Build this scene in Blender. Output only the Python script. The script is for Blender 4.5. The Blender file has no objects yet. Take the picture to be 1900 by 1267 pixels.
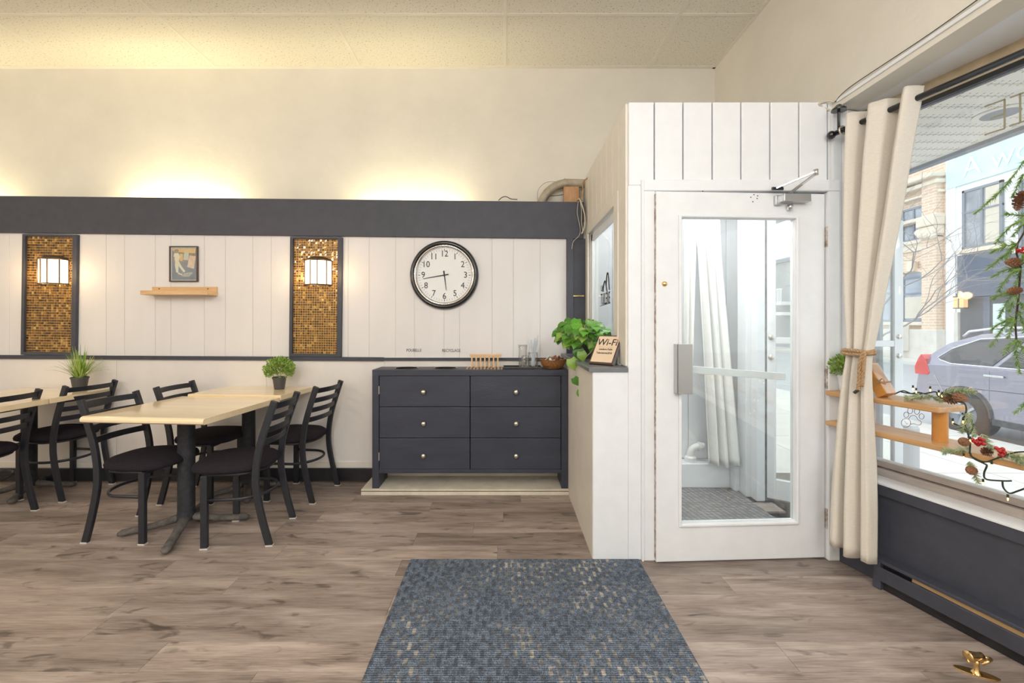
import bpy, math, random
from mathutils import Vector, Matrix
from mathutils.geometry import tessellate_polygon
random.seed(7)
S = bpy.context.scene
COL = S.collection
PI = math.pi
# ------------------------------------------------------------------ camera, world, lights, exposure
F, PX, PY, H = 800.0, 937.0, 602.0, 1.278
cd = bpy.data.cameras.new('camera'); cam = bpy.data.objects.new('camera', cd); COL.objects.link(cam)
cam.location = (0, 0, H); cam.rotation_euler = (PI/2, 0, 0)
cd.sensor_width = 36; cd.lens = 36*F/1900; cd.clip_start = .05; cd.clip_end = 300
cd.shift_x = (950-PX)/1900; cd.shift_y = (PY-633.5)/1900
S.camera = cam
S.view_settings.view_transform = 'Standard'; S.view_settings.look = 'None'
S.view_settings.gamma = 1; S.view_settings.use_curve_mapping = False
S.view_settings.exposure = 0.1
W = bpy.data.worlds.new('overcast_sky'); S.world = W; W.use_nodes = True
bg = W.node_tree.nodes['Background']; bg.inputs[0].default_value = (.86, .93, 1, 1); bg.inputs[1].default_value = 2.3
sd = bpy.data.lights.new('hazy_sun', 'SUN'); sd.energy = .9; sd.angle = .5; sd.color = (1, .95, .86)
so = bpy.data.objects.new('hazy_sun', sd); COL.objects.link(so)
so.rotation_euler = Vector((-.62, -.2, -.75)).to_track_quat('-Z', 'Y').to_euler()
def area(name, loc, sx, sy, watts, col, rot=(0, 0, 0)):
    l = bpy.data.lights.new(name, 'AREA'); l.shape = 'RECTANGLE'; l.size = sx; l.size_y = sy
    l.energy = watts; l.color = col
    o = bpy.data.objects.new(name, l); COL.objects.link(o); o.location = loc; o.rotation_euler = rot
    return o
WARM = (1, .93, .83)
def bulb(name, loc, watts, col, r=.22):
    l = bpy.data.lights.new(name, 'POINT'); l.energy = watts; l.color = col; l.shadow_soft_size = r
    o = bpy.data.objects.new(name, l); COL.objects.link(o); o.location = loc; return o
bulb('added_fill_near', (-.9, -.7, 2.75), 72, (1, .98, .97)); bulb('added_fill_left', (-3.9, -.2, 2.7), 62, (1, .89, .76))  # unseen fill lights added behind the camera to brighten room and ceiling
bulb('added_fill_rear', (.9, -1.9, 2.6), 85, (.97, .985, 1)); bulb('added_fill_far', (-2.6, -2.2, 2.6), 48, (1, .95, .90))  # two more added fill lights, further back and out of view
area('entry_fill', (1.25, 2.9, 2.44), .7, .4, 20, (1, .99, .97))  # added fill that brightens the vestibule, no fixture there
area('overhead_fill', (.4, .0, 3.42), 2.4, 1.2, 20, (.97, .98, 1))  # added soft fill from above the camera, no fixture modelled
for X, e in ((-2.72, 12), (-.80, 7), (-4.6, 8)):              # strip lamps in the trough behind the dark ledge
    area('trough_lamp', (X, 3.575, 2.17), .85, .05, e, (1, .86, .5), (PI, 0, 0))

# ------------------------------------------------------------------ pixel measurements -> places
def P(px, py, D): return ((px-PX)/F*D, D, H-(py-PY)/F*D)
def G(px, py, z=0.):
    D = (H-z)*F/(py-PY); return ((px-PX)/F*D, D, z)
WA = (1.80, 2.356); WU = (.2516, -.9678); WN = (.9678, .2516); WTH = math.atan2(WU[1], WU[0])
def Wf(u, n, z=0.): return (WA[0]+WU[0]*u+WN[0]*n, WA[1]+WU[1]*u+WN[1]*n, z)
def Wp(px, py, n):
    k = (px-PX)/F
    u = (k*(WA[1]+WN[1]*n)-WA[0]-WN[0]*n)/(WU[0]-k*WU[1])
    D = WA[1]+WU[1]*u+WN[1]*n
    return (u, n, H-(py-PY)/F*D)

# ------------------------------------------------------------------ materials
def mat(name, col, rough=.5, metal=0., var=0., scale=8., bump=0., bscale=60., stretch=(1, 1, 1), emis=None, estr=0., col2=None, spec=.5, coat=0., objvar=0., alpha=None, trans=0.):
    m = bpy.data.materials.new(name); m.use_nodes = True
    nt = m.node_tree; N = nt.nodes; L = nt.links; b = N['Principled BSDF']
    c = tuple(col)+(1,)
    b.inputs['Base Color'].default_value = c; b.inputs['Roughness'].default_value = rough
    b.inputs['Metallic'].default_value = metal; b.inputs['Specular IOR Level'].default_value = spec
    if coat: b.inputs['Coat Weight'].default_value = coat
    if trans: b.inputs['Transmission Weight'].default_value = trans
    if emis: b.inputs['Emission Color'].default_value = tuple(emis)+(1,); b.inputs['Emission Strength'].default_value = estr
    if var or bump or col2 or objvar:
        tc = N.new('ShaderNodeTexCoord'); mp = N.new('ShaderNodeMapping'); mp.inputs['Scale'].default_value = stretch
        L.new(tc.outputs['Object'], mp.inputs['Vector'])
        last = None
        if var or col2:
            n = N.new('ShaderNodeTexNoise'); n.inputs['Scale'].default_value = scale; n.inputs['Detail'].default_value = 6; n.inputs['Roughness'].default_value = .6
            L.new(mp.outputs[0], n.inputs['Vector'])
            r = N.new('ShaderNodeValToRGB'); r.color_ramp.elements[0].position = .3; r.color_ramp.elements[1].position = .7
            if col2: r.color_ramp.elements[0].color = tuple(col2)+(1,); r.color_ramp.elements[1].color = c
            else:
                r.color_ramp.elements[0].color = tuple(max(0, x*(1-var)) for x in col)+(1,)
                r.color_ramp.elements[1].color = tuple(min(1, x*(1+var)) for x in col)+(1,)
            L.new(n.outputs[0], r.inputs[0]); last = r.outputs[0]
        if objvar:
            oi = N.new('ShaderNodeObjectInfo'); mr = N.new('ShaderNodeMapRange')
            mr.inputs['To Min'].default_value = 1-objvar; mr.inputs['To Max'].default_value = 1+objvar
            L.new(oi.outputs['Random'], mr.inputs[0])
            hs = N.new('ShaderNodeHueSaturation'); L.new(mr.outputs[0], hs.inputs['Value'])
            if last: L.new(last, hs.inputs['Color'])
            else: hs.inputs['Color'].default_value = c
            last = hs.outputs[0]
        if last: L.new(last, b.inputs['Base Color'])
        if bump:
            n2 = N.new('ShaderNodeTexNoise'); n2.inputs['Scale'].default_value = bscale; n2.inputs['Detail'].default_value = 4
            L.new(mp.outputs[0], n2.inputs['Vector'])
            bp = N.new('ShaderNodeBump'); bp.inputs['Strength'].default_value = bump; bp.inputs['Distance'].default_value = .01
            L.new(n2.outputs[0], bp.inputs['Height']); L.new(bp.outputs[0], b.inputs['Normal'])
    return m
def glass_mat(name, tint=(.97, .99, .98), gloss=.07, haze=0., top=.6):
    m = bpy.data.materials.new(name); m.use_nodes = True; nt = m.node_tree; N = nt.nodes; L = nt.links
    N.remove(N['Principled BSDF']); out = N['Material Output']
    t = N.new('ShaderNodeBsdfTransparent'); t.inputs[0].default_value = tuple(tint)+(1,)
    g = N.new('ShaderNodeBsdfGlossy'); g.inputs['Roughness'].default_value = .02
    lw = N.new('ShaderNodeLayerWeight'); lw.inputs[0].default_value = .25
    mr = N.new('ShaderNodeMapRange'); mr.inputs['To Min'].default_value = gloss; mr.inputs['To Max'].default_value = top
    L.new(lw.outputs['Fresnel'], mr.inputs[0])
    x = N.new('ShaderNodeMixShader'); L.new(mr.outputs[0], x.inputs[0]); L.new(t.outputs[0], x.inputs[1]); L.new(g.outputs[0], x.inputs[2])
    last = x.outputs[0]
    if haze:
        d = N.new('ShaderNodeBsdfTranslucent'); d.inputs[0].default_value = (.95, .96, 1, 1)
        d2 = N.new('ShaderNodeBsdfDiffuse'); d2.inputs[0].default_value = (.85, .87, .9, 1)
        ad = N.new('ShaderNodeMixShader'); L.new(d.outputs[0], ad.inputs[1]); L.new(d2.outputs[0], ad.inputs[2])
        tc = N.new('ShaderNodeTexCoord'); no = N.new('ShaderNodeTexNoise'); no.inputs['Scale'].default_value = 4; no.inputs['Detail'].default_value = 8
        L.new(tc.outputs['Object'], no.inputs['Vector'])
        mm = N.new('ShaderNodeMapRange'); mm.inputs['From Min'].default_value = .35; mm.inputs['From Max'].default_value = .75
        mm.inputs['To Min'].default_value = haze*.5; mm.inputs['To Max'].default_value = haze*1.6; L.new(no.outputs[0], mm.inputs[0])
        y = N.new('ShaderNodeMixShader'); L.new(mm.outputs[0], y.inputs[0]); L.new(last, y.inputs[1]); L.new(ad.outputs[0], y.inputs[2]); last = y.outputs[0]
    L.new(last, out.inputs[0]); return m
def island_mat(name, cols, rough=.3, metal=0., coat=0., two=None):
    """colour picked at random for every loose piece of a mesh"""
    m = bpy.data.materials.new(name); m.use_nodes = True; nt = m.node_tree; N = nt.nodes; L = nt.links; b = N['Principled BSDF']
    g = N.new('ShaderNodeNewGeometry'); r = N.new('ShaderNodeValToRGB'); r.color_ramp.interpolation = 'LINEAR'
    els = r.color_ramp.elements
    while len(els) < len(cols): els.new(.5)
    for i, c in enumerate(cols): els[i].position = i/(len(cols)-1); els[i].color = tuple(c)+(1,)
    L.new(g.outputs['Random Per Island'], r.inputs[0]); L.new(r.outputs[0], b.inputs['Base Color'])
    b.inputs['Roughness'].default_value = rough; b.inputs['Metallic'].default_value = metal; b.inputs['Coat Weight'].default_value = coat
    return m
def plank_mat():
    m = bpy.data.materials.new('grey_oak_plank'); m.use_nodes = True; nt = m.node_tree; N = nt.nodes; L = nt.links; b = N['Principled BSDF']
    tc = N.new('ShaderNodeTexCoord'); oi = N.new('ShaderNodeObjectInfo')
    add = N.new('ShaderNodeVectorMath'); add.operation = 'ADD'; sc = N.new('ShaderNodeVectorMath'); sc.operation = 'SCALE'; sc.inputs['Scale'].default_value = 37
    L.new(oi.outputs['Random'], sc.inputs[0]); L.new(tc.outputs['Object'], add.inputs[0]); L.new(sc.outputs[0], add.inputs[1])
    def noise(scale, st, det=6, rg=.6, dist=0):
        mp = N.new('ShaderNodeMapping'); mp.inputs['Scale'].default_value = st; L.new(add.outputs[0], mp.inputs[0])
        n = N.new('ShaderNodeTexNoise'); n.inputs['Scale'].default_value = scale; n.inputs['Detail'].default_value = det; n.inputs['Roughness'].default_value = rg; n.inputs['Distortion'].default_value = dist
        L.new(mp.outputs[0], n.inputs['Vector']); return n.outputs[0]
    fine = noise(9, (1, 22, 1)); broad = noise(2.2, (1, 6, 1), 4, .5, .6); knot = noise(5, (1, 3.2, 1), 3, .5, 1.2)
    r = N.new('ShaderNodeValToRGB'); e = r.color_ramp.elements
    e[0].position = .30; e[0].color = (.13, .095, .078, 1); e[1].position = .72; e[1].color = (.54, .46, .41, 1)
    x = e.new(.5); x.color = (.34, .272, .235, 1)
    mx = N.new('ShaderNodeMath'); mx.operation = 'MULTIPLY_ADD'; mx.inputs[1].default_value = .45; L.new(fine, mx.inputs[0])
    m2 = N.new('ShaderNodeMath'); m2.operation = 'MULTIPLY'; m2.inputs[1].default_value = .55; L.new(broad, m2.inputs[0]); L.new(m2.outputs[0], mx.inputs[2])
    L.new(mx.outputs[0], r.inputs[0])
    kr = N.new('ShaderNodeMapRange'); kr.inputs['From Min'].default_value = .60; kr.inputs['From Max'].default_value = .72; kr.inputs['To Min'].default_value = 1; kr.inputs['To Max'].default_value = .45
    L.new(knot, kr.inputs[0])
    mr = N.new('ShaderNodeMapRange'); mr.inputs['To Min'].default_value = .76; mr.inputs['To Max'].default_value = 1.18; L.new(oi.outputs['Random'], mr.inputs[0])
    mu = N.new('ShaderNodeMath'); mu.operation = 'MULTIPLY'; L.new(kr.outputs[0], mu.inputs[0]); L.new(mr.outputs[0], mu.inputs[1])
    hs = N.new('ShaderNodeHueSaturation'); L.new(r.outputs[0], hs.inputs['Color']); L.new(mu.outputs[0], hs.inputs['Value'])
    L.new(hs.outputs[0], b.inputs['Base Color'])
    rr = N.new('ShaderNodeMapRange'); rr.inputs['To Min'].default_value = .34; rr.inputs['To Max'].default_value = .52; L.new(fine, rr.inputs[0]); L.new(rr.outputs[0], b.inputs['Roughness'])
    bp = N.new('ShaderNodeBump'); bp.inputs['Strength'].default_value = .25; bp.inputs['Distance'].default_value = .003; L.new(fine, bp.inputs['Height']); L.new(bp.outputs[0], b.inputs['Normal'])
    return m
def rug_mat():
    m = bpy.data.materials.new('worn_blue_carpet'); m.use_nodes = True; nt = m.node_tree; N = nt.nodes; L = nt.links; b = N['Principled BSDF']
    tc = N.new('ShaderNodeTexCoord')
    br = N.new('ShaderNodeTexBrick'); br.inputs['Scale'].default_value = 1; br.inputs['Brick Width'].default_value = .064; br.inputs['Row Height'].default_value = .041
    br.inputs['Mortar Size'].default_value = .0035; br.inputs['Mortar Smooth'].default_value = .2; br.offset = .5
    L.new(tc.outputs['Object'], br.inputs['Vector'])
    def mth(op, a, b=None, c=None):
        n = N.new('ShaderNodeMath'); n.operation = op
        for q, v in enumerate((a, b, c)):
            if v is None: continue
            if isinstance(v, (int, float)): n.inputs[q].default_value = v
            else: L.new(v, n.inputs[q])
        return n.outputs[0]
    sp = N.new('ShaderNodeSeparateXYZ'); L.new(tc.outputs['Object'], sp.inputs[0])
    nd = N.new('ShaderNodeTexNoise'); nd.inputs['Scale'].default_value = 120; L.new(tc.outputs['Object'], nd.inputs['Vector'])
    rowi = mth('FLOOR', mth('DIVIDE', sp.outputs['Y'], .041))
    fx = mth('FRACT', mth('ADD', mth('DIVIDE', sp.outputs['X'], .064), mth('MULTIPLY', rowi, .5)))
    dash = mth('LESS_THAN', mth('ADD', fx, mth('MULTIPLY', nd.outputs[0], .16)), .31)
    n1 = N.new('ShaderNodeTexNoise'); n1.inputs['Scale'].default_value = 300; n1.inputs['Detail'].default_value = 3; L.new(tc.outputs['Object'], n1.inputs['Vector'])
    n2 = N.new('ShaderNodeTexNoise'); n2.inputs['Scale'].default_value = 3.2; n2.inputs['Detail'].default_value = 4; L.new(tc.outputs['Object'], n2.inputs['Vector'])
    n4 = N.new('ShaderNodeTexNoise'); n4.inputs['Scale'].default_value = 40; n4.inputs['Detail'].default_value = 3; L.new(tc.outputs['Object'], n4.inputs['Vector'])
    wv = N.new('ShaderNodeTexWave'); wv.bands_direction = 'Y'; wv.inputs['Scale'].default_value = 30; L.new(tc.outputs['Object'], wv.inputs['Vector'])
    r1 = N.new('ShaderNodeValToRGB'); r1.color_ramp.elements[0].position = .32; r1.color_ramp.elements[0].color = (.026, .036, .055, 1); r1.color_ramp.elements[1].position = .68; r1.color_ramp.elements[1].color = (.23, .275, .35, 1)
    L.new(n1.outputs[0], r1.inputs[0])
    # worn middle is bluer and lighter
    hs = N.new('ShaderNodeHueSaturation'); L.new(r1.outputs[0], hs.inputs['Color'])
    rv = N.new('ShaderNodeMapRange'); rv.inputs['From Min'].default_value = .35; rv.inputs['From Max'].default_value = .65; rv.inputs['To Min'].default_value = .72; rv.inputs['To Max'].default_value = 1.25
    L.new(n4.outputs[0], rv.inputs[0]); L.new(rv.outputs[0], hs.inputs['Value'])
    # dashes show where the pattern is not worn away
    w = N.new('ShaderNodeMapRange'); w.inputs['From Min'].default_value = .44; w.inputs['From Max'].default_value = .60; L.new(n2.outputs[0], w.inputs[0])
    w2 = N.new('ShaderNodeMapRange'); w2.inputs['From Min'].default_value = .45; w2.inputs['From Max'].default_value = .6; w2.inputs['To Min'].default_value = .25
    L.new(n4.outputs[0], w2.inputs[0])
    n5 = N.new('ShaderNodeTexNoise'); n5.inputs['Scale'].default_value = 7; n5.inputs['Detail'].default_value = 3; L.new(tc.outputs['Object'], n5.inputs['Vector'])
    w3 = N.new('ShaderNodeMapRange'); w3.inputs['From Min'].default_value = .54; w3.inputs['From Max'].default_value = .64; L.new(n5.outputs[0], w3.inputs[0])
    pat = mth('MAXIMUM', dash, mth('MULTIPLY', br.outputs['Fac'], w3.outputs[0]))
    class a2: outputs = [mth('MULTIPLY', mth('MULTIPLY', pat, w.outputs[0]), w2.outputs[0])]
    dk = N.new('ShaderNodeMixRGB'); dk.inputs[2].default_value = (.05, .052, .062, 1); L.new(mth('MULTIPLY', dash, .55), dk.inputs[0]); L.new(hs.outputs[0], dk.inputs[1]); hs = dk
    mx = N.new('ShaderNodeMixRGB'); mx.inputs[2].default_value = (.46, .42, .35, 1); L.new(a2.outputs[0], mx.inputs[0]); L.new(hs.outputs[0], mx.inputs[1])
    L.new(mx.outputs[0], b.inputs['Base Color']); b.inputs['Roughness'].default_value = .95; b.inputs['Specular IOR Level'].default_value = .1
    bp = N.new('ShaderNodeBump'); bp.inputs['Strength'].default_value = .6; bp.inputs['Distance'].default_value = .004; L.new(wv.outputs[0], bp.inputs['Height']); L.new(bp.outputs[0], b.inputs['Normal'])
    return m
def brick_mat(name, c1, c2, mortar, w, h, ms=.01, scale=1):
    m = bpy.data.materials.new(name); m.use_nodes = True; nt = m.node_tree; N = nt.nodes; L = nt.links; b = N['Principled BSDF']
    tc = N.new('ShaderNodeTexCoord'); sp = N.new('ShaderNodeSeparateXYZ'); L.new(tc.outputs['Object'], sp.inputs[0])
    ad = N.new('ShaderNodeMath'); ad.operation = 'ADD'; L.new(sp.outputs['X'], ad.inputs[0]); L.new(sp.outputs['Y'], ad.inputs[1])
    cb = N.new('ShaderNodeCombineXYZ'); L.new(ad.outputs[0], cb.inputs['X']); L.new(sp.outputs['Z'], cb.inputs['Y'])
    br = N.new('ShaderNodeTexBrick'); br.inputs['Scale'].default_value = scale; br.inputs['Brick Width'].default_value = w; br.inputs['Row Height'].default_value = h; br.inputs['Mortar Size'].default_value = ms
    for k, c in (('Color1', c1), ('Color2', c2), ('Mortar', mortar)): br.inputs[k].default_value = tuple(c)+(1,)
    L.new(cb.outputs[0], br.inputs['Vector']); L.new(br.outputs['Color'], b.inputs['Base Color']); b.inputs['Roughness'].default_value = .9
    return m
def tile_mat():
    m = bpy.data.materials.new('pitted_ceiling_tile'); m.use_nodes = True; nt = m.node_tree; N = nt.nodes; L = nt.links; b = N['Principled BSDF']
    tc = N.new('ShaderNodeTexCoord'); n = N.new('ShaderNodeTexNoise'); n.inputs['Scale'].default_value = 85; n.inputs['Detail'].default_value = 3; L.new(tc.outputs['Object'], n.inputs['Vector'])
    n2 = N.new('ShaderNodeTexNoise'); n2.inputs['Scale'].default_value = 3; L.new(tc.outputs['Object'], n2.inputs['Vector'])
    r = N.new('ShaderNodeValToRGB'); r.color_ramp.elements[0].position = .33; r.color_ramp.elements[0].color = (.45, .42, .36, 1); r.color_ramp.elements[1].position = .39; r.color_ramp.elements[1].color = (.80, .77, .69, 1)
    L.new(n.outputs[0], r.inputs[0]); L.new(r.outputs[0], b.inputs['Base Color']); b.inputs['Roughness'].default_value = .95; b.inputs['Specular IOR Level'].default_value = .1
    bp = N.new('ShaderNodeBump'); bp.inputs['Strength'].default_value = .5; bp.inputs['Distance'].default_value = .004; L.new(r.outputs[0], bp.inputs['Height']); L.new(bp.outputs[0], b.inputs['Normal'])
    return m
M = {}
M['plank'] = plank_mat(); M['rug'] = rug_mat(); M['tile'] = tile_mat()
M['subfloor'] = mat('dark_subfloor', (.10, .075, .06), .8)
M['board'] = mat('painted_wall_board', (.775, .755, .760), .55, var=.03, scale=5, bump=.05, bscale=40, stretch=(1, 1, .2))
M['plaster'] = mat('cream_plaster', (.76, .725, .65), .8, var=.05, scale=2.2, bump=.1, bscale=30)
M['white'] = mat('white_gloss_paint', (.83, .855, .89), .35, var=.03, scale=9, bump=.05, bscale=25)
M['cream'] = mat('cream_satin_paint', (.80, .765, .70), .5, var=.04, scale=6)
M['lowwall'] = mat('scuffed_white_lower_panel', (.80, .76, .73), .3, var=.05, scale=3)
M['charcoal'] = mat('charcoal_paint', (.055, .059, .080), .55, var=.12, scale=12, bump=.12, bscale=90)
M['dresser'] = mat('slate_blue_paint', (.040, .046, .070), .42, var=.22, scale=7, bump=.08, bscale=60, stretch=(.4, 1, 1.6))
M['base'] = mat('black_skirting', (.02, .02, .025), .35, var=.3, scale=14)
M['chairmetal'] = mat('black_powder_coated_steel', (.020, .022, .030), .40, var=.2, scale=30, bump=.04, bscale=200)
M['seat'] = mat('black_woven_upholstery', (.010, .008, .012), .95, col2=(.035, .028, .036), scale=260, bump=.4, bscale=400, spec=.2)
M['glide'] = mat('pale_plastic_glide', (.6, .58, .54), .5)
M['maple'] = mat('pale_maple_laminate', (.92, .77, .53), .16, col2=(.84, .67, .42), scale=3.2, stretch=(.35, 3.2, 1), spec=.5, coat=.3)
M['mapleedge'] = mat('pale_maple_edge', (.92, .76, .54), .35, var=.07, scale=5, stretch=(1, 1, 8))
M['pine'] = mat('oiled_pine', (.66, .40, .19), .35, col2=(.50, .27, .11), scale=6, stretch=(.4, 6, 6), bump=.08, bscale=30)
M['bamboo'] = mat('light_bamboo', (.78, .53, .28), .4, col2=(.64, .40, .19), scale=7, stretch=(1, 6, 6))
M['orangewood'] = mat('varnished_orange_wood', (.62, .28, .07), .3, var=.15, scale=6)
M['iron'] = mat('dusty_cast_iron', (.026, .028, .036), .6, var=.4, scale=40, bump=.3, bscale=90)
M['ironfoot'] = mat('dusty_worn_cast_iron', (.055, .053, .053), .75, col2=(.17, .15, .135), scale=22, bump=.4, bscale=60)
M['grout'] = mat('gold_grout', (.80, .47, .14), .45, var=.15, scale=60, metal=.2)
M['mosaic'] = island_mat('amber_glass_mosaic', [(.04, .022, .012), (.16, .08, .02), (.07, .04, .02), (.34, .18, .04), (.05, .035, .025), (.20, .10, .03), (.62, .42, .14)], .10, .35, .6)
M['lampglass'] = mat('glowing_opal_glass', (1, .93, .8), .4, emis=(1, .80, .52), estr=3.2)
M['bronze'] = mat('brushed_bronze', (.16, .12, .10), .4, metal=.7)
M['black'] = mat('gloss_black', (.012, .012, .014), .18, coat=.4)
M['clockchrome'] = mat('polished_steel_ring', (.66, .62, .58), .12, metal=1)
M['paper'] = mat('white_card', (.84, .85, .86), .6)
M['ink'] = mat('black_print', (.02, .02, .022), .6)
M['nickel'] = mat('brushed_nickel', (.70, .66, .60), .28, metal=1)
M['alu'] = mat('satin_aluminium', (.52, .53, .54), .35, metal=.85)
M['alubrown'] = mat('weathered_aluminium', (.50, .45, .42), .5, metal=.35, var=.12, scale=8, stretch=(1, 6, 6))
M['chrome'] = mat('scratched_chrome', (.75, .76, .78), .15, metal=1, var=.1, scale=30)
M['brass'] = mat('polished_brass', (.83, .58, .26), .16, metal=1)
M['glass'] = glass_mat('clear_window_glass', haze=.05)
M['doorglass'] = glass_mat('streaky_door_glass', haze=.07)
M['tumbler'] = glass_mat('clear_tumbler_glass', (.985, .99, .99), .06, top=.35)
M['clockglass'] = glass_mat('clock_cover_glass', (1, 1, 1), .0006, top=.004)
M['curtain'] = mat('ivory_slub_linen', (.80, .755, .68), .85, col2=(.70, .65, .575), scale=60, stretch=(1, 1, 9), bump=.25, bscale=120, spec=.15)
M['sheer'] = mat('white_vestibule_cloth', (.84, .83, .81), .85, var=.04, scale=20)
M['rope'] = mat('jute_rope', (.56, .38, .22), .9, col2=(.36, .22, .11), scale=90, bump=.5, bscale=160)
M['steelblack'] = mat('gunmetal_rod', (.07, .075, .085), .22, metal=.9)
M['plaster_tan'] = mat('bare_tan_plaster', (.50, .40, .27), .9, var=.2, scale=9, bump=.3, bscale=40)
M['slate'] = mat('slate_grey_cap', (.17, .18, .20), .35, var=.1, scale=12)
M['stone'] = mat('cream_painted_concrete', (.72, .66, .55), .7, var=.12, scale=8, bump=.2, bscale=40)
M['vinyl'] = mat('perforated_cream_vinyl', (.80, .77, .71), .55)
M['vmat'] = brick_mat('grey_woven_doormat', (.20, .20, .205), (.40, .40, .405), (.09, .09, .095), .036, .022, .005)
for _l in list(M['vmat'].node_tree.links):
    if _l.to_socket.name == 'Y' and _l.to_node.type == 'COMBXYZ': _s = _l.from_node; M['vmat'].node_tree.links.remove(_l); M['vmat'].node_tree.links.new(_s.outputs['Y'], [n for n in M['vmat'].node_tree.nodes if n.type == 'COMBXYZ'][0].inputs['Y'])
M['vfloor'] = mat('gritty_stone_step', (.40, .385, .375), .9, col2=(.20, .19, .19), scale=26, bump=.5, bscale=60)
M['pvc'] = mat('white_painted_pipe', (.80, .80, .80), .35)
M['leaf'] = mat('glossy_pothos_leaf', (.11, .33, .025), .32, col2=(.04, .16, .015), scale=14, objvar=.4, coat=.2)
M['leafpale'] = mat('pale_pothos_leaf', (.28, .43, .08), .35, col2=(.15, .30, .045), scale=14, objvar=.2)
M['vine'] = mat('green_vine', (.33, .42, .12), .5)
M['grass'] = island_mat('bright_grass_blades', [(.16, .34, .03), (.33, .50, .06), (.52, .62, .16), (.12, .27, .03)], .45)
M['box'] = island_mat('boxwood_leaflets', [(.10, .25, .03), (.28, .43, .07), (.46, .58, .16), (.14, .32, .04)], .5)
M['fir'] = island_mat('fir_needles', [(.09, .20, .03), (.22, .38, .07), (.38, .52, .15), (.14, .28, .05)], .5)
M['frost'] = island_mat('frosted_fir_needles', [(.16, .24, .12), (.45, .52, .30), (.62, .66, .45), (.25, .33, .16)], .6)
M['twig'] = mat('dark_twig', (.06, .045, .025), .8)
M['cone'] = mat('pine_cone_scales', (.20, .085, .045), .7, col2=(.34, .17, .09), scale=40)
M['berry'] = mat('red_berries', (.42, .02, .02), .25)
M['wire'] = mat('dark_green_wire', (.02, .035, .02), .5)
M['bulb'] = mat('lit_fairy_bulb', (1, .8, .4), .3, emis=(1, .50, .14), estr=4)
M['potdark'] = mat('dark_grey_plastic_pot', (.075, .07, .07), .45)
M['soil'] = mat('dark_soil', (.03, .02, .015), .95)
M['cartan'] = mat('kraft_sign_face', (.76, .60, .44), .5, var=.03, scale=40)
M['walnut'] = mat('dark_walnut_frame', (.085, .05, .04), .35, var=.3, scale=20, stretch=(1, 1, 5))
M['wicker'] = mat('woven_brown_wicker', (.42, .19, .06), .6, col2=(.17, .07, .02), scale=42, stretch=(3, 3, .6), bump=.6, bscale=70)
M['packet'] = mat('white_paper_packet', (.85, .82, .78), .5)
M['straw'] = mat('clear_white_straw', (.66, .70, .76), .3, spec=.6)
M['ducting'] = mat('grimy_foil_pipe', (.50, .45, .36), .55, metal=.2, col2=(.33, .28, .21), scale=16, bump=.3, bscale=40)
M['rawwood'] = mat('raw_pine_block', (.56, .34, .18), .7, col2=(.43, .24, .12), scale=10, stretch=(5, 5, 1))
M['cable'] = mat('dark_cable', (.05, .045, .045), .5)
M['cablewhite'] = mat('old_white_cable', (.62, .56, .45), .5)
M['chip'] = mat('chipped_paint_edge', (.74, .71, .67), .6, col2=(.16, .09, .05), scale=30)
M['heaterfin'] = mat('tan_heater_inside', (.50, .32, .16), .6)
M['redbrick'] = mat('painted_red_brick', (.52, .20, .14), .85, var=.2, scale=18, objvar=.2, bump=.3)
M['mortar'] = mat('grey_mortar', (.58, .55, .52), .95)
M['tanbrick'] = brick_mat('tan_facade_brick', (.68, .47, .32), (.78, .58, .42), (.80, .70, .60), .42, .13, .018)
M['sandstone'] = mat('carved_pale_sandstone', (.78, .68, .55), .85, var=.1, scale=4, bump=.3, bscale=6)
M['limestone'] = mat('limestone_base', (.70, .66, .60), .85, var=.1, scale=3)
M['winglass'] = mat('reflecting_window', (.30, .33, .38), .08, metal=.2, var=.4, scale=1.2)
M['blind'] = mat('drawn_cream_blind', (.66, .60, .50), .7, var=.06, scale=3)
M['winframe'] = mat('grey_window_frame', (.20, .23, .28), .5)
M['whitefacade'] = mat('white_stucco_facade', (.90, .90, .90), .8)
M['skysign'] = mat('pale_sky_blue_sign', (.62, .86, .93), .5, var=.12, scale=1.2)
M['darkshop'] = mat('slate_shop_front', (.11, .13, .18), .6, var=.1, scale=5)
M['darkshop2'] = mat('dark_speckled_shop_glass', (.06, .07, .085), .4, var=.5, scale=30)
M['asphalt'] = mat('grey_road', (.40, .40, .41), .9, var=.1, scale=3)
M['sidewalk'] = mat('pale_concrete_pavement', (.66, .63, .59), .85, var=.08, scale=3, objvar=.05)
M['carpaint'] = mat('metallic_lilac_grey_paint', (.30, .29, .36), .22, metal=.45, coat=.7)
M['cartrim'] = mat('black_wheel_arch_plastic', (.06, .06, .065), .6)
M['carglass'] = mat('tinted_car_glass', (.035, .035, .045), .06, coat=.5)
M['tyre'] = mat('black_tyre', (.03, .03, .03), .8)
M['taillight'] = mat('red_tail_light', (.62, .04, .04), .15, coat=.6)
M['bark'] = mat('grey_bark', (.30, .27, .26), .9)
M['redpaint'] = mat('red_reflective_band', (.65, .05, .04), .4)
M['bollard'] = mat('galvanised_bollard', (.46, .47, .48), .5, metal=.3)
M['decal'] = mat('olive_window_lettering', (.32, .31, .21), .6)
M['decalbrown'] = mat('brown_window_line_decal', (.35, .26, .17), .6)
M['greydoor'] = mat('grey_house_siding', (.36, .37, .38), .8, var=.1, scale=1)

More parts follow.
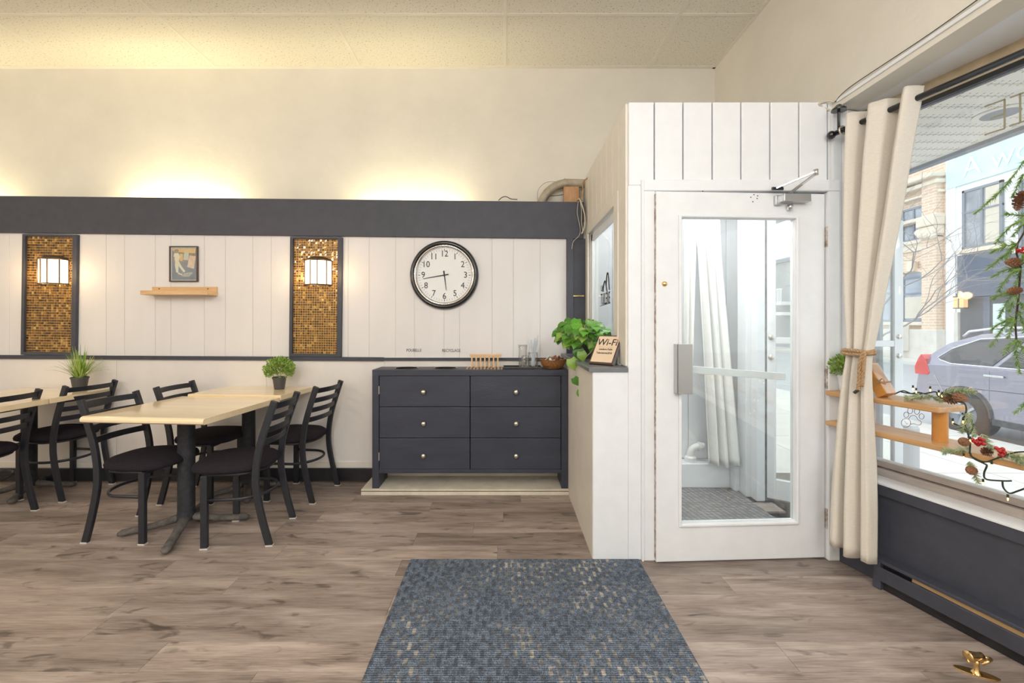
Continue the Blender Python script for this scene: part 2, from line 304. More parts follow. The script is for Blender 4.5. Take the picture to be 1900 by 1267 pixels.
# ------------------------------------------------------------------ mesh helpers
class MB:
    def __init__(s): s.v = []; s.f = []; s.m = []; s.mi = 0
    def add(s, vs, fs):
        b = len(s.v); s.v += [tuple(p) for p in vs]; s.f += [tuple(b+i for i in f) for f in fs]; s.m += [s.mi]*len(fs); return s
    def box(s, x0, x1, y0, y1, z0, z1):
        v = [(x, y, z) for x in (x0, x1) for y in (y0, y1) for z in (z0, z1)]
        return s.add(v, [(0, 1, 3, 2), (4, 6, 7, 5), (0, 4, 5, 1), (2, 3, 7, 6), (0, 2, 6, 4), (1, 5, 7, 3)])
    def obox(s, c, ax, ay, az):
        c = Vector(c); ax = Vector(ax); ay = Vector(ay); az = Vector(az)
        v = [c+ax*a+ay*b+az*d for a in (-1, 1) for b in (-1, 1) for d in (-1, 1)]
        return s.add(v, [(0, 1, 3, 2), (4, 6, 7, 5), (0, 4, 5, 1), (2, 3, 7, 6), (0, 2, 6, 4), (1, 5, 7, 3)])
    def bar(s, a, b, w, h, up=(0, 0, 1)):
        a = Vector(a); b = Vector(b); d = (b-a); l = d.length; d.normalize(); up = Vector(up)
        sd = d.cross(up)
        if sd.length < 1e-4: sd = d.cross(Vector((1, 0, 0)))
        sd.normalize(); u2 = sd.cross(d)
        return s.obox((a+b)/2, d*l/2, sd*w/2, u2*h/2)
    def tube(s, pts, r, seg=8, closed=False, cap=True, aspect=1.):
        pts = [Vector(p) for p in pts]; n = len(pts); b = len(s.v); rs = r if isinstance(r, (list, tuple)) else [r]*n
        prev = None
        for i, p in enumerate(pts):
            if closed: t = pts[(i+1) % n]-pts[i-1]
            else: t = pts[min(i+1, n-1)]-pts[max(i-1, 0)]
            if t.length < 1e-9: t = Vector((0, 0, 1))
            t.normalize()
            if prev is None:
                a = Vector((0, 0, 1)) if abs(t.z) < .9 else Vector((1, 0, 0)); x = t.cross(a).normalized()
            else:
                x = prev-t*prev.dot(t)
                if x.length < 1e-6: x = t.orthogonal()
                x.normalize()
            prev = x; y = t.cross(x)
            for k in range(seg):
                a = 2*PI*k/seg; s.v.append(tuple(p+x*math.cos(a)*rs[i]+y*math.sin(a)*rs[i]*aspect))
        m = n if closed else n-1
        for i in range(m):
            j = (i+1) % n
            for k in range(seg):
                k2 = (k+1) % seg; s.f.append((b+i*seg+k, b+i*seg+k2, b+j*seg+k2, b+j*seg+k)); s.m.append(s.mi)
        if cap and not closed:
            s.f.append(tuple(b+k for k in range(seg))[::-1]); s.m.append(s.mi)
            s.f.append(tuple(b+(n-1)*seg+k for k in range(seg))); s.m.append(s.mi)
        return s
    def cyl(s, a, b, r, seg=16, r2=None): return s.tube([a, b], [r, r if r2 is None else r2], seg)
    def lathe(s, prof, c=(0, 0, 0), seg=24, axis='z', a0=0, a1=2*PI):
        full = abs(a1-a0-2*PI) < 1e-6; b = len(s.v); n = len(prof); ns = seg if full else seg+1
        for i in range(ns):
            a = a0+(a1-a0)*i/seg; ca, sa = math.cos(a), math.sin(a)
            for r, z in prof:
                if axis == 'z': p = (c[0]+r*ca, c[1]+r*sa, c[2]+z)
                elif axis == 'y': p = (c[0]+r*ca, c[1]+z, c[2]+r*sa)
                else: p = (c[0]+z, c[1]+r*ca, c[2]+r*sa)
                s.v.append(p)
        for i in range(seg):
            j = (i+1) % ns
            for k in range(n-1): s.f.append((b+i*n+k, b+j*n+k, b+j*n+k+1, b+i*n+k+1)); s.m.append(s.mi)
        return s
    def sphere(s, c, r, seg=8, rings=6, sz=1.):
        prof = [(r*math.sin(PI*i/rings), -r*math.cos(PI*i/rings)*sz) for i in range(rings+1)]
        return s.lathe(prof, c, seg)
    def prism(s, outer, z0, z1, holes=(), axis='z'):
        """polygon (2D) with holes, extruded; axis = direction of extrusion"""
        loops = [list(outer)]+[list(h) for h in holes]; flat = [p for l in loops for p in l]
        tris = tessellate_polygon([[Vector((p[0], p[1], 0)) for p in l] for l in loops])
        def P3(p, z): return {'z': (p[0], p[1], z), 'y': (p[0], z, p[1]), 'x': (z, p[0], p[1])}[axis]
        n = len(flat); v = [P3(p, z0) for p in flat]+[P3(p, z1) for p in flat]
        fs = [tuple(t) for t in tris]+[tuple(n+i for i in reversed(t)) for t in tris]
        o = 0
        for l in loops:
            k = len(l)
            for i in range(k): fs.append((o+i, o+(i+1) % k, n+o+(i+1) % k, n+o+i))
            o += k
        return s.add(v, fs)
    def grid(s, fn, nu, nv):
        b = len(s.v)
        for i in range(nu+1):
            for j in range(nv+1): s.v.append(tuple(fn(i/nu, j/nv)))
        for i in range(nu):
            for j in range(nv):
                a = b+i*(nv+1)+j; s.f.append((a, a+nv+1, a+nv+2, a+1)); s.m.append(s.mi)
        return s
    def mesh(s, name, mats, smooth=False):
        me = bpy.data.meshes.new(name); me.from_pydata(s.v, [], s.f)
        if not isinstance(mats, (list, tuple)): mats = [mats]
        for m in mats: me.materials.append(m)
        if len(mats) > 1: me.polygons.foreach_set('material_index', s.m)
        import bmesh
        bm = bmesh.new(); bm.from_mesh(me); bmesh.ops.recalc_face_normals(bm, faces=bm.faces); bm.to_mesh(me); bm.free()
        if smooth: me.polygons.foreach_set('use_smooth', [True]*len(me.polygons))
        me.update(); return me
    def build(s, name, mats, parent=None, bevel=0., smooth=False, loc=None, sub=0, solid=0., bseg=2, autos=None):
        me = s.mesh(name, mats, smooth); o = bpy.data.objects.new(name, me); COL.objects.link(o)
        if parent: o.parent = parent
        if loc: o.location = loc
        if solid: d = o.modifiers.new('s', 'SOLIDIFY'); d.thickness = solid; d.offset = 0
        if bevel: d = o.modifiers.new('b', 'BEVEL'); d.width = bevel; d.segments = bseg; d.limit_method = 'ANGLE'; d.angle_limit = .6
        if sub: d = o.modifiers.new('u', 'SUBSURF'); d.levels = sub; d.render_levels = sub
        return o
def tag(o, label=None, cat=None, group=None, kind=None):
    if label: o['label'] = label
    if cat: o['category'] = cat
    if group: o['group'] = group
    if kind: o['kind'] = kind
    return o
def thing(name, label, cat, loc=(0, 0, 0), rz=0., group=None, ry=0.):
    o = bpy.data.objects.new(name, None); COL.objects.link(o); o.location = loc; o.rotation_euler = (0, ry, rz)
    o.empty_display_size = .1
    return tag(o, label, cat, group)
def struct(o, label=None): return tag(o, label, kind='structure')
def children(o): return [c for c in bpy.data.objects if c.parent == o]
def copy_tree(o, parent=None):
    kids = children(o); c = o.copy(); COL.objects.link(c); c.parent = parent
    for k in kids: copy_tree(k, c)
    return c
def text(s, size, m, parent, M4, name='lettering', ext=.0008, sx=1., align='CENTER', label=None):
    cu = bpy.data.curves.new('t', 'FONT'); cu.body = s; cu.size = size; cu.extrude = ext; cu.align_x = align; cu.align_y = 'CENTER'; cu.resolution_u = 3
    o = bpy.data.objects.new('t', cu); COL.objects.link(o)
    dg = bpy.context.evaluated_depsgraph_get(); dg.update()
    me = bpy.data.meshes.new_from_object(o.evaluated_get(dg)); bpy.data.objects.remove(o)
    me.materials.clear(); me.materials.append(m); me.name = name
    me.transform(M4 @ Matrix.Diagonal((sx, 1, 1, 1)))
    t = bpy.data.objects.new(name, me); COL.objects.link(t)
    if parent: t.parent = parent
    if label: t['label'] = label
    return t
def frame4(o, x, y):
    """matrix with origin o, text runs along x, letters stand along y"""
    x = Vector(x).normalized(); y = Vector(y).normalized(); z = x.cross(y)
    m = Matrix.Identity(4); m.col[0][:3] = x; m.col[1][:3] = y; m.col[2][:3] = z; m.col[3][:3] = o
    return m
def lerp(a, b, t): return a+(b-a)*t
def circ(cx, cy, r, n=20, a0=0, a1=2*PI): return [(cx+r*math.cos(a0+(a1-a0)*i/n), cy+r*math.sin(a0+(a1-a0)*i/n)) for i in range(n)]
def spline(pts, n=6):
    pts = [Vector(p) for p in pts]; out = []
    for i in range(len(pts)-1):
        p0 = pts[max(i-1, 0)]; p1 = pts[i]; p2 = pts[i+1]; p3 = pts[min(i+2, len(pts)-1)]
        for k in range(n):
            t = k/n; out.append(.5*((2*p1)+(p2-p0)*t+(2*p0-5*p1+4*p2-p3)*t*t+(3*p1-p0-3*p2+p3)*t**3))
    out.append(pts[-1]); return out

# ================================================================== SETTING
XL, XR, YB, YW, YU, ZC = -5.6, 1.775, -3.0, 3.513, 3.65, 3.445
# floor and its planks
fl = struct(MB().box(XL, 2.9, YB, YU+.1, -.06, -.012).build('floor', M['subfloor']))
pw = .151; meshes = {}
y = 3.55; row = 0
while y > -.9:
    x = XL + random.uniform(-1.1, 0)
    while x < 2.8:
        L_ = 1.22; x0 = max(x, XL); x1 = min(x+L_, 2.9)
        if x1-x0 > .03:
            key = round(x1-x0, 3)
            if key not in meshes:
                meshes[key] = MB().box(0, key-.0012, -pw+.0010, 0, -.012, 0).mesh('plank', M['plank'])
            if not (x0 > .72 and y-pw > 2.36):
                o = bpy.data.objects.new('plank', meshes[key]); COL.objects.link(o); o.parent = fl; o.location = (x0, y, 0)
        x += L_
    y -= pw; row += 1
# ceiling with tiles in a thin grid
ce = struct(MB().box(XL, 2.9, YB, YU+.1, ZC+.02, ZC+.1).build('ceiling', M['plaster']))
for j in range(11):
    ya = YU-.02-.61*(j)+0.0; y1 = ya if j else YU
    y1 = 3.015+.61-.61*j; y0 = y1-.61; y1 = min(y1, YU)
    for i in range(-5, 2):
        x0 = 1.22*i; x1 = x0+1.22
        if x0 >= XR: continue
        x1 = min(x1, XR)
        if x1 < XL: continue
        x0 = max(x0, XL)
        o = MB().box(0, x1-x0-.022, 0, y1-y0-.022, 0, .015).build('ceiling_tile', M['tile'], ce, loc=(x0+.011, y0+.011, ZC+.002))
g = MB()
for j in range(12): g.box(XL, XR, 3.625-.61*j-.012, 3.625-.61*j+.012, ZC-.001, ZC+.012)
for i in range(-4, 2): g.box(1.22*i-.012, 1.22*i+.012, YB, YU, ZC-.0012, ZC+.012)
g.box(XR-.022, XR, YB, YU, ZC-.002, ZC+.012); g.box(XL, XR, YU-.018, YU, ZC-.002, ZC+.012)
g.build('ceiling_grid', M['cream'], ce)
# back wall: recessed plaster above, furred-out boards below
wb = struct(MB().box(XL, XR+.2, YU, YU+.12, 0, ZC+.02).box(XL, .69, YW+.004, YU, 0, 2.12).build('wall_back', M['plaster']))
wd = [17, 53, 88, 141, 197, 231, 288, 317, 379, 418, 469, 503, 545, 600, 646, 685, 734, 769, 824, 852.5, 913, 952.6, 1002, 1051]
xs = [(p-PX)/F*YW for p in wd]; xs = [-5.6, -5.4, -5.2, -5.0, -4.8, -4.62, -4.4, -4.2]+xs
for a, b in zip(xs, xs[1:]):
    if b-a < .02: continue
    MB().box(0, b-a-.002, 0, .0036, 0, 1.09).build('board', M['board'], wb, loc=(a+.001, YW, 1.01), bevel=.001, bseg=1)
px_ = -5.6
for b in (-4.38, -3.16, -1.94, -.98, .50):
    MB().box(0, b-px_-.002, 0, .0066, 0, .93).build('lower_panel', M['lowwall'], wb, loc=(px_, YW-.003, .08)); px_ = b
# chair rail, ledge board, corner post, skirting
tr = struct(MB().box(-5.4, -.985, -.022, 0, -.016, .014).build('trim_1', M['charcoal'], loc=(0, YW, 1.0)), 'dark chair rail along the back wall')
tr.rotation_euler = (0, .006, 0); tr.location = (0, YW, .992)
struct(MB().box(-.985, .477, YW-.018, YW, .985, 1.008).build('trim_2', M['charcoal']))
lg = struct(MB().box(-6.2, .0, -.02, .02, -.297, 0).build('trim_3', M['charcoal'], loc=(.640, YW-.003, 2.270), bevel=.002), 'wide charcoal ledge board')
lg.rotation_euler = (0, .0105, 0)
struct(MB().box(.500, .552, YW-.035, YW, 1.01, 1.975).build('trim_4', M['charcoal'], bevel=.002))
struct(MB().box(.553, .668, YW-.012, YW+.02, 1.01, 1.975).build('trim_5', M['charcoal']))
struct(MB().box(XL, -1.02, YW-.03, YW-.004, .012, .115).build('baseboard_back', M['base'], bevel=.004))
struct(MB().box(XL, -1.02, YW-.012, YW-.002, .115, .16).build('trim_6', M['cream']))
# left wall, wall behind the camera, right walls
struct(MB().box(XL-.12, XL, YB, YU+.1, 0, ZC+.02).build('wall_left', M['plaster']))
struct(MB().box(XL, 3.0, YB-.12, YB, 0, ZC+.02).build('wall_front', M['plaster']))
struct(MB().box(XR, XR+.12, YB, YU, 2.435, ZC+.02).build('wall_right', M['plaster']))
struct(MB().prism([(XR+.12, 2.50), (2.02, 2.45), (2.75, -.35), (2.9, -1.0), (2.9, YB), (XR+.12, YB)], 2.435, 2.50).build('wall_right_soffit', M['white']))
struct(MB().box(2.62, 2.74, YB, -.72, 0, 2.44).build('wall_right_rear', M['plaster']))
# cable raceway and crack along the right wall
rw = thing('cable_raceway', 'thin white cable cover running along the right wall above the window', 'raceway', (XR, 0, 0))
MB().box(-.008, 0, .2, 2.30, 2.462, 2.480).build('cover', M['white'], rw, bevel=.002)
MB().tube(spline([(-.006, 2.31, 2.47), (-.012, 2.2, 2.491), (-.008, 1.8, 2.487), (-.011, 1.5, 2.492), (-.007, 1.1, 2.486), (-.01, .3, 2.492)]), .0022, 5).build('cable', M['cable'], rw)
MB().tube(spline([(-.01, 2.34, 2.44), (-.04, 2.35, 2.46), (-.07, 2.34, 2.475), (-.03, 2.33, 2.487), (-.01, 2.31, 2.47)]), .006, 6).build('cable', M['cablewhite'], rw)

# ------------------------------------------------------------------ entry vestibule
XV, YF, ZV = .670, 2.356, 2.487
ev = struct(MB().box(XV+.002, XV+.05, 2.36, 2.505, 0, ZV-.002).box(XV+.002, XV+.05, 2.505, 3.44, 0, 1.0)
            .box(XV+.002, XV+.05, 2.505, 3.44, 2.0, ZV-.002).box(XV+.002, XV+.05, 3.44, YU, 0, ZV-.002).build('wall_entry_left', M['cream']))
yb = 2.36
for k in range(9):                                               # side boards above and beside the little window
    y0 = 2.356+.152*k-.003; y1 = y0+.152
    if y0 > YU: break
    y1 = min(y1, YU)
    z0 = 1.05 if (k == 0) else 2.055
    if y0 < 2.36: y0 = 2.36
    MB().box(-.012, 0, 0, y1-y0-.004, 0, ZV-z0).build('board', M['cream'], ev, loc=(XV+.002, y0+.002, z0), bevel=.0015, bseg=1)
# half wall
hw = struct(MB().box(.477, XV+.002, YF, YW, 0, 1.02).build('wall_half', M['cream']))
MB().box(.479, XV-.001, YF-.012, YF, 0, 1.02).build('end_panel', M['white'], hw)
MB().box(.455, XV-.002, YF-.022, YW-.002, 1.02, 1.044).build('cap', M['slate'], hw, bevel=.003)
# side window
w1 = struct(MB().box(.688, .705, 2.60, 2.635, 1.044, 1.99).box(.688, .705, 3.40, 3.44, 1.044, 1.99).box(.688, .705, 2.60, 3.44, 1.94, 1.99).box(.688, .705, 2.60, 3.44, 1.0, 1.06).build('window_1', M['white']))
MB().box(XV-.016, XV-.002, 2.508, 2.60, 1.044, 2.06).build('casing', M['cream'], w1, bevel=.004)
MB().box(XV-.016, XV-.002, 3.42, 3.508, 1.044, 2.06).build('casing', M['cream'], w1, bevel=.004)
MB().box(XV-.016, XV-.002, 2.60, 3.42, 1.995, 2.06).build('casing', M['cream'], w1, bevel=.004)
MB().box(.695, .699, 2.635, 3.40, 1.06, 1.94).build('pane', M['glass'], w1)
lo = thing('window_logo', 'black arched logo lettering on the small side window of the entry', 'logo', (.6935, 3.0, 1.5))
lx, ly = (0, 1, 0), (0, 0, 1)
def LG(px, py):                                                   # point on the little window, local to the logo
    D = .6935*F/(px-PX); return (-.0015, D-3.0, H-(py-PY)/F*D-1.5)
for (a, b, c) in (((1119, 541), (1123, 521), (1127, 541)), ((1125, 530), (1128, 506), (1131, 538))):
    MB().tube(spline([LG(*a), LG((a[0]+b[0])/2, b[1]+6), LG(*b), LG((b[0]+c[0])/2, b[1]+8), LG(*c)]), .0042, 5).build('arch', M['ink'], lo)
text('LA', .06, M['ink'], lo, frame4(LG(1117.5, 535), (0, -1, 0), lx and (0, 0, 1)) if 0 else frame4((-.002, LG(1117.5, 535)[1], LG(1117.5, 535)[2]), (0, -1, 0), (0, 0, 1)))
text('TUILERIE', .115, M['ink'], lo, frame4((-.002, LG(1123.5, 555)[1], LG(1123.5, 555)[2]), (0, -1, 0), (0, 0, 1)), sx=.62)
MB().bar(LG(1114, 568), LG(1133, 562), .004, .003).build('underline', M['ink'], lo)
# front wall with boards over the door
ef = struct(MB().box(XV+.05, 1.775, YF+.015, YF+.07, 2.06, ZV-.002).box(XV+.03, .735, YF+.0, YF+.10, 0, 2.06).box(1.76, 1.80, YF+.0, YF+.10, 0, 2.06).build('wall_entry_front', M['white']))
bx = [1164.6, 1213, 1266, 1320, 1373, 1426.5, 1480, 1533, 1545]
for a, b in zip(bx, bx[1:]):
    xa = (a-PX)/F*YF; xb = (b-PX)/F*YF
    MB().box(0, xb-xa-.007, 0, .03, 0, ZV-2.035).build('board', M['white'], ef, loc=(xa+.0035, YF-.012, 2.035), bevel=.004)
MB().box(XV, .752, YF-.012, YF+.03, 0, 2.035).build('board', M['white'], ef, bevel=.003)
# door frame / casing
df = struct(MB().box(.750, .812, YF-.028, YF+.10, 0, 2.00).box(1.748, 1.812, YF-.028, YF+.10, 0, 2.00).box(.750, 1.812, YF-.028, YF+.10, 2.0, 2.062).build('trim_7', M['white'], bevel=.006))
MB().box(.812, .826, YF+.03, YF+.09, 0, 2.0).box(1.734, 1.748, YF+.03, YF+.09, 0, 2.0).box(.812, 1.748, YF+.03, YF+.09, 1.986, 2.0).build('door_stop', M['white'], df)
MB().box(.738, .751, YF-.034, YF-.01, 0, 2.062).build('casing_edge', M['white'], df, bevel=.003)
# the glazed inner door, hinged right and ajar
HX, HY = 1.744, 2.352
dr = bpy.data.objects.new('door_1', None); COL.objects.link(dr); dr.location = (HX, HY, 0); struct(dr, 'white glazed entry door')
dr.rotation_euler = (0, 0, math.radians(2.9))
DW, DT = .937, .042
gx0, gx1, gz0, gz1 = -.800, -.165, .209, 1.852
MB().prism([(-DW, .008), (0, .008), (0, 1.99), (-DW, 1.99)], 0, DT, holes=[[(gx0, gz0), (gx0, gz1), (gx1, gz1), (gx1, gz0)]], axis='y').build('door_panel', M['white'], dr, bevel=.002)
MB().box(-DW-.0015, -DW, .002, DT-.002, .02, 1.98).build('edge_strip', M['chip'], dr)
def rect_frame(x0, x1, z0, z1, w, y0, y1):
    return MB().prism([(x0-w, z0-w), (x1+w, z0-w), (x1+w, z1+w), (x0-w, z1+w)], y0, y1, holes=[[(x0, z0), (x0, z1), (x1, z1), (x1, z0)]], axis='y')
rect_frame(gx0, gx1, gz0, gz1, .016, -.010, 0).build('glazing_bead', M['white'], dr, bevel=.005)
MB().box(gx0, gx1, .020, .024, gz0, gz1).build('pane', M['doorglass'], dr)
pb = MB().bar((-.79, .075, 1.035), (-.17, .075, .985), .012, .040).build('push_bar', M['white'], dr, bevel=.003)
ph = MB().box(-.842, -.760, -.048, -.040, .912, 1.175).box(-.842, -.836, -.048, 0, .912, 1.175).build('pull_handle', M['alu'], dr, bevel=.002)
MB().lathe([(0, -.012), (.010, -.012), (.013, -.004), (.015, 0)], (-.892, 0, 1.495), 16, 'y').build('lock_cylinder', M['brass'], dr, smooth=True)
cl = MB().box(-.262, -.112, -.048, -.004, 1.935, 1.975).box(-.290, -.252, -.02, -.001, 1.922, 1.975).build('door_closer', M['alu'], dr, bevel=.003)
MB().lathe([(0, -.03), (.014, -.03), (.014, .0), (0, .0)], (-.210, -.02, 1.925), 14).build('spindle', M['chrome'], cl, smooth=True)
MB().bar((-.225, -.035, 1.978), (-.170, -.15, 2.045), .022, .005).build('closer_arm', M['chrome'], cl)
MB().bar((-.300, -.040, 2.002), (-.170, -.15, 2.055), .016, .006).build('closer_arm', M['chrome'], cl)
MB().lathe([(0, -.014), (.011, -.014), (.011, .014), (0, .014)], (-.170, -.15, 2.052), 12).build('elbow', M['chrome'], cl, smooth=True)
MB().box(-.325, -.262, -.044, -.034, 1.994, 2.010).build('foot_plate', M['steelblack'], cl, bevel=.002)
for z0 in (1.70, .93, .17):
    hg = MB()
    for k in range(5): hg.cyl((.004, -.012, z0+.022*k), (.004, -.012, z0+.022*k+.020), .0065, 10)
    hg.box(.002, .006, -.012, .01, z0, z0+.108).build('hinge', M['chip'], dr)
dots = MB()
for (px, py) in ((1397, 362), (1404, 364), (1395, 375), (1403, 369), (1391, 367), (1300, 357)):
    dots.lathe([(0, -.001), (.0032, -.001), (.0032, 0)], ((px-PX)/F*2.34-HX, 0, H-(py-PY)/F*2.34), 8, 'y')
dots.build('screw_hole', M['ink'], dr)
# vestibule interior
struct(MB().prism([(.735, YF+.10), (1.80, YF+.10), (2.30, 2.92), (1.93, 3.20), (1.93, YU), (.72, YU)], ZV-.03, ZV-.002).build('ceiling_entry', M['white']))
evf = struct(MB().prism([(.72, YF+.02), (1.81, YF+.02), (2.33, 2.92), (1.93, 3.20), (1.93, YU), (.72, YU)], -.06, -.012).build('floor_entry', M['vfloor']))
MB().box(.74, 1.78, 2.40, 3.36, -.012, .004).build('entry_mat', M['vmat'], evf)
eb = struct(MB().box(.72, 1.93, 3.52, YU, 0, ZV).build('wall_entry_back', M['white']))
x = .722
while x < 1.9:
    MB().box(0, .15, 0, .016, 0, 2.27).build('board', M['white'], eb, loc=(x, 3.503, .19), bevel=.003); x += .154
bxs = struct(MB().box(.722, 1.76, 3.37, 3.50, 0, .19).box(1.76, 1.80, 3.30, 3.5, 0, .19).build('trim_8', M['white'], bevel=.006))
struct(MB().box(1.835, 1.895, 3.14, 3.22, -.01, ZV-.03).box(1.80, 1.84, 3.22, 3.34, -.01, ZV-.03).build('trim_9', M['white'], bevel=.004))
struct(MB().box(1.895, 1.93, 3.16, 3.50, -.01, ZV-.03).build('trim_10', M['vfloor']))
# pipe elbow
pe = thing('pipe_elbow', 'white painted pipe elbow rising from the low box inside the entry', 'pipe', (1.475, 3.43, .19))
pts = spline([(0, 0, 0), (0, 0, .05), (.01, 0, .09), (.045, 0, .115), (.11, 0, .12)])
MB().tube(pts, .027, 14).build('bend', M['pvc'], pe, smooth=True)
MB().lathe([(.027, 0), (.046, 0), (.046, .035), (.034, .045), (.027, .045)], (0, 0, .0), 8).build('nut', M['pvc'], pe, bevel=.002)
MB().lathe([(.027, 0), (.036, 0), (.036, .022), (.027, .022)], (.06, 0, .118), 14, 'x').build('collar', M['pvc'], pe)
# outer storefront doors
def store_door(name, a, b, zt, label, mid=.98, w=.055, locks=True):
    a = Vector((a[0], a[1], 0)); b = Vector((b[0], b[1], 0)); L_ = (b-a).length; th = math.atan2(b.y-a.y, b.x-a.x)
    o = bpy.data.objects.new(name, None); COL.objects.link(o); o.location = a; o.rotation_euler = (0, 0, th); struct(o, label)
    MB().box(0, w, -.02, .02, .02, zt).build('stile', M['white'], o, bevel=.003)
    MB().box(L_-w, L_, -.02, .02, .02, zt).build('stile', M['white'], o, bevel=.003)
    MB().box(w, L_-w, -.02, .02, .02, .16).build('rail', M['white'], o, bevel=.003)
    MB().box(w, L_-w, -.02, .02, zt-.08, zt).build('rail', M['white'], o, bevel=.003)
    MB().box(w, L_-w, -.018, .018, mid+.16, mid+.205).build('rail', M['white'], o, bevel=.003)
    MB().box(w, L_-w, -.003, .003, .16, zt-.08).build('pane', M['doorglass'], o)
    if locks:
        for z in (1.185, 1.04):
            MB().lathe([(0, -.03), (.017, -.03), (.020, -.02)], (w*.45 if locks == 1 else L_-w*.5, 0, z), 14, 'y').build('lock', M['nickel'], o, smooth=True)
    return o
store_door('door_2', (1.915, 3.15), (2.29, 2.90), ZV-.06, 'white glazed outer door of the entry')
store_door('door_3', (2.62, 3.30), (3.03, 3.30), 2.07, 'white glazed street door seen through the shop window', mid=.80+.15, w=.065, locks=2)
struct(MB().box(2.89, 2.915, 3.325, 3.36, -.05, 2.7).build('trim_11', M['winframe']))
# red brick pier behind it
bp_ = struct(MB().box(2.70, 3.00, 3.44, 3.70, -.27, 2.73).build('wall_pier', M['mortar']))
bm_ = {}
z = -.26; k = 0
while z < 2.65:
    for (x0, x1) in (((2.70, 2.845), (2.855, 3.0)) if k % 2 else ((2.70, 2.775), (2.785, 2.93), (2.94, 3.0))):
        key = round(x1-x0, 3)
        if key not in bm_: bm_[key] = MB().box(0, key, 0, .02, 0, .062).mesh('brick', M['redbrick'])
        o = bpy.data.objects.new('brick', bm_[key]); COL.objects.link(o); o.parent = bp_; o.location = (x0, 3.425, z)
    z += .072; k += 1
# vestibule cloth
def cloth(name, rows, nf, m, parent, n=96, seed=0, phase=0., origin=(0, 0, 0)):
    """rows: (z, x0, x1, ycentre, amp); folds run down"""
    rnd = random.Random(seed); ph = [rnd.uniform(-.4, .4) for _ in range(12)]
    rows = sorted(rows); NZ = 46; zs = [lerp(rows[0][0], rows[-1][0], i/NZ) for i in range(NZ+1)]
    def at(z, i):
        for a, b in zip(rows, rows[1:]):
            if z <= b[0]+1e-9:
                t = (z-a[0])/(b[0]-a[0]); return lerp(a[i], b[i], t)
        return rows[-1][i]
    def fn(a, b):
        z = zs[int(round(b*NZ))]; x0, x1, yc, am = (at(z, i) for i in (1, 2, 3, 4))
        w = math.sin(2*PI*nf*a+phase+.5*math.sin(5*a+ph[0])+.15*math.sin(z*2+ph[1]))
        w = math.copysign(abs(w)**.75, w)
        y = yc+am*w+am*.16*math.sin(2*PI*nf*2.3*a+ph[2]+z*.9)
        x = lerp(x0, x1, a)+.25*am*math.cos(2*PI*nf*a+phase)*((1-abs(2*a-1))**.5)
        return (x-origin[0], y-origin[1], z-origin[2]+(.008*math.sin(9*a+ph[3]) if b < .02 else 0))
    return MB().grid(fn, n, NZ).build(name, m, parent, smooth=True, solid=.003)
vc = cloth('entry_curtain', [(.21, 1.55, 1.80, 3.27, .035), (1.0, 1.53, 1.74, 3.30, .035), (1.8, 1.49, 1.68, 3.32, .03), (2.45, 1.44, 1.66, 3.33, .03)], 3.5, M['sheer'], None, seed=3)
tag(vc, 'white curtain hanging inside the entry behind the glazed door', 'curtain')
vc2 = cloth('entry_curtain', [(.95, 1.40, 1.46, 3.36, .012), (1.8, 1.40, 1.48, 3.36, .02), (2.45, 1.38, 1.50, 3.36, .02)], 2, M['sheer'], None, seed=4)
tag(vc2, 'narrow grey curtain panel left of the white curtain inside the entry', 'curtain')
# unseen side pane added to let daylight into the vestibule (edge-on from the room)
o = bpy.data.objects.new('window_2_added', None); COL.objects.link(o); struct(o)
MB().bar((1.815, 2.43, .02), (1.815, 2.43, 2.45), .04, .04).build('post', M['white'], o)
MB().bar((2.275, 2.905, .02), (2.275, 2.905, 2.45), .05, .05).build('post', M['white'], o)
a, b = Vector((1.835, 2.45, 1.23)), Vector((2.26, 2.885, 1.23)); d = (b-a)/2
MB().obox((a+b)/2, d, d.cross(Vector((0, 0, 1))).normalized()*.003, (0, 0, 1.2)).build('pane', M['glass'], o)

# ------------------------------------------------------------------ shop window wall (local x runs along it towards the camera, y outwards)
def wthing(name, label, cat, u=0., n=0., z=0., group=None): return thing(name, label, cat, Wf(u, n, z), WTH, group)
def wstruct(mb, name, m, label=None, **k):
    o = mb.build(name, m, **k); o.location = Wf(0, 0, 0); o.rotation_euler = (0, 0, WTH); return struct(o, label)
UL = 3.25
wr = wstruct(MB().box(0, UL, 0, .14, 0, .44).build.__self__, 'wall_window', M['charcoal'])
sl = wstruct(MB().box(.0, UL, -.02, .10, .44, .492), 'trim_12', M['charcoal'], 'charcoal sill board', bevel=.003)
MB().box(.0, UL, -.024, .10, .492, .503).build('sill_top', M['white'], sl, bevel=.002)
w3 = wstruct(MB().box(0, UL, .085, .16, .503, .540).box(0, UL, .105, .16, .544, .575), 'window_3', M['alubrown'], 'large shop window', bevel=.002)
MB().box(0, UL, .128, .134, .575, 2.325).build('pane', M['glass'], w3)
MB().box(0, UL, .115, .16, 2.325, 2.347).build('top_frame', M['steelblack'], w3)
MB().box(-.04, .05, .03, .16, .503, 2.43).build('jamb', M['white'], w3)
wstruct(MB().box(-.02, UL, .13, .19, 2.345, 2.44), 'trim_13', M['plaster_tan'], 'strip of bare tan plaster above the window')
wstruct(MB().box(-.06, .018, -.03, .03, 0, 2.43), 'trim_14', M['white'], bevel=.004)
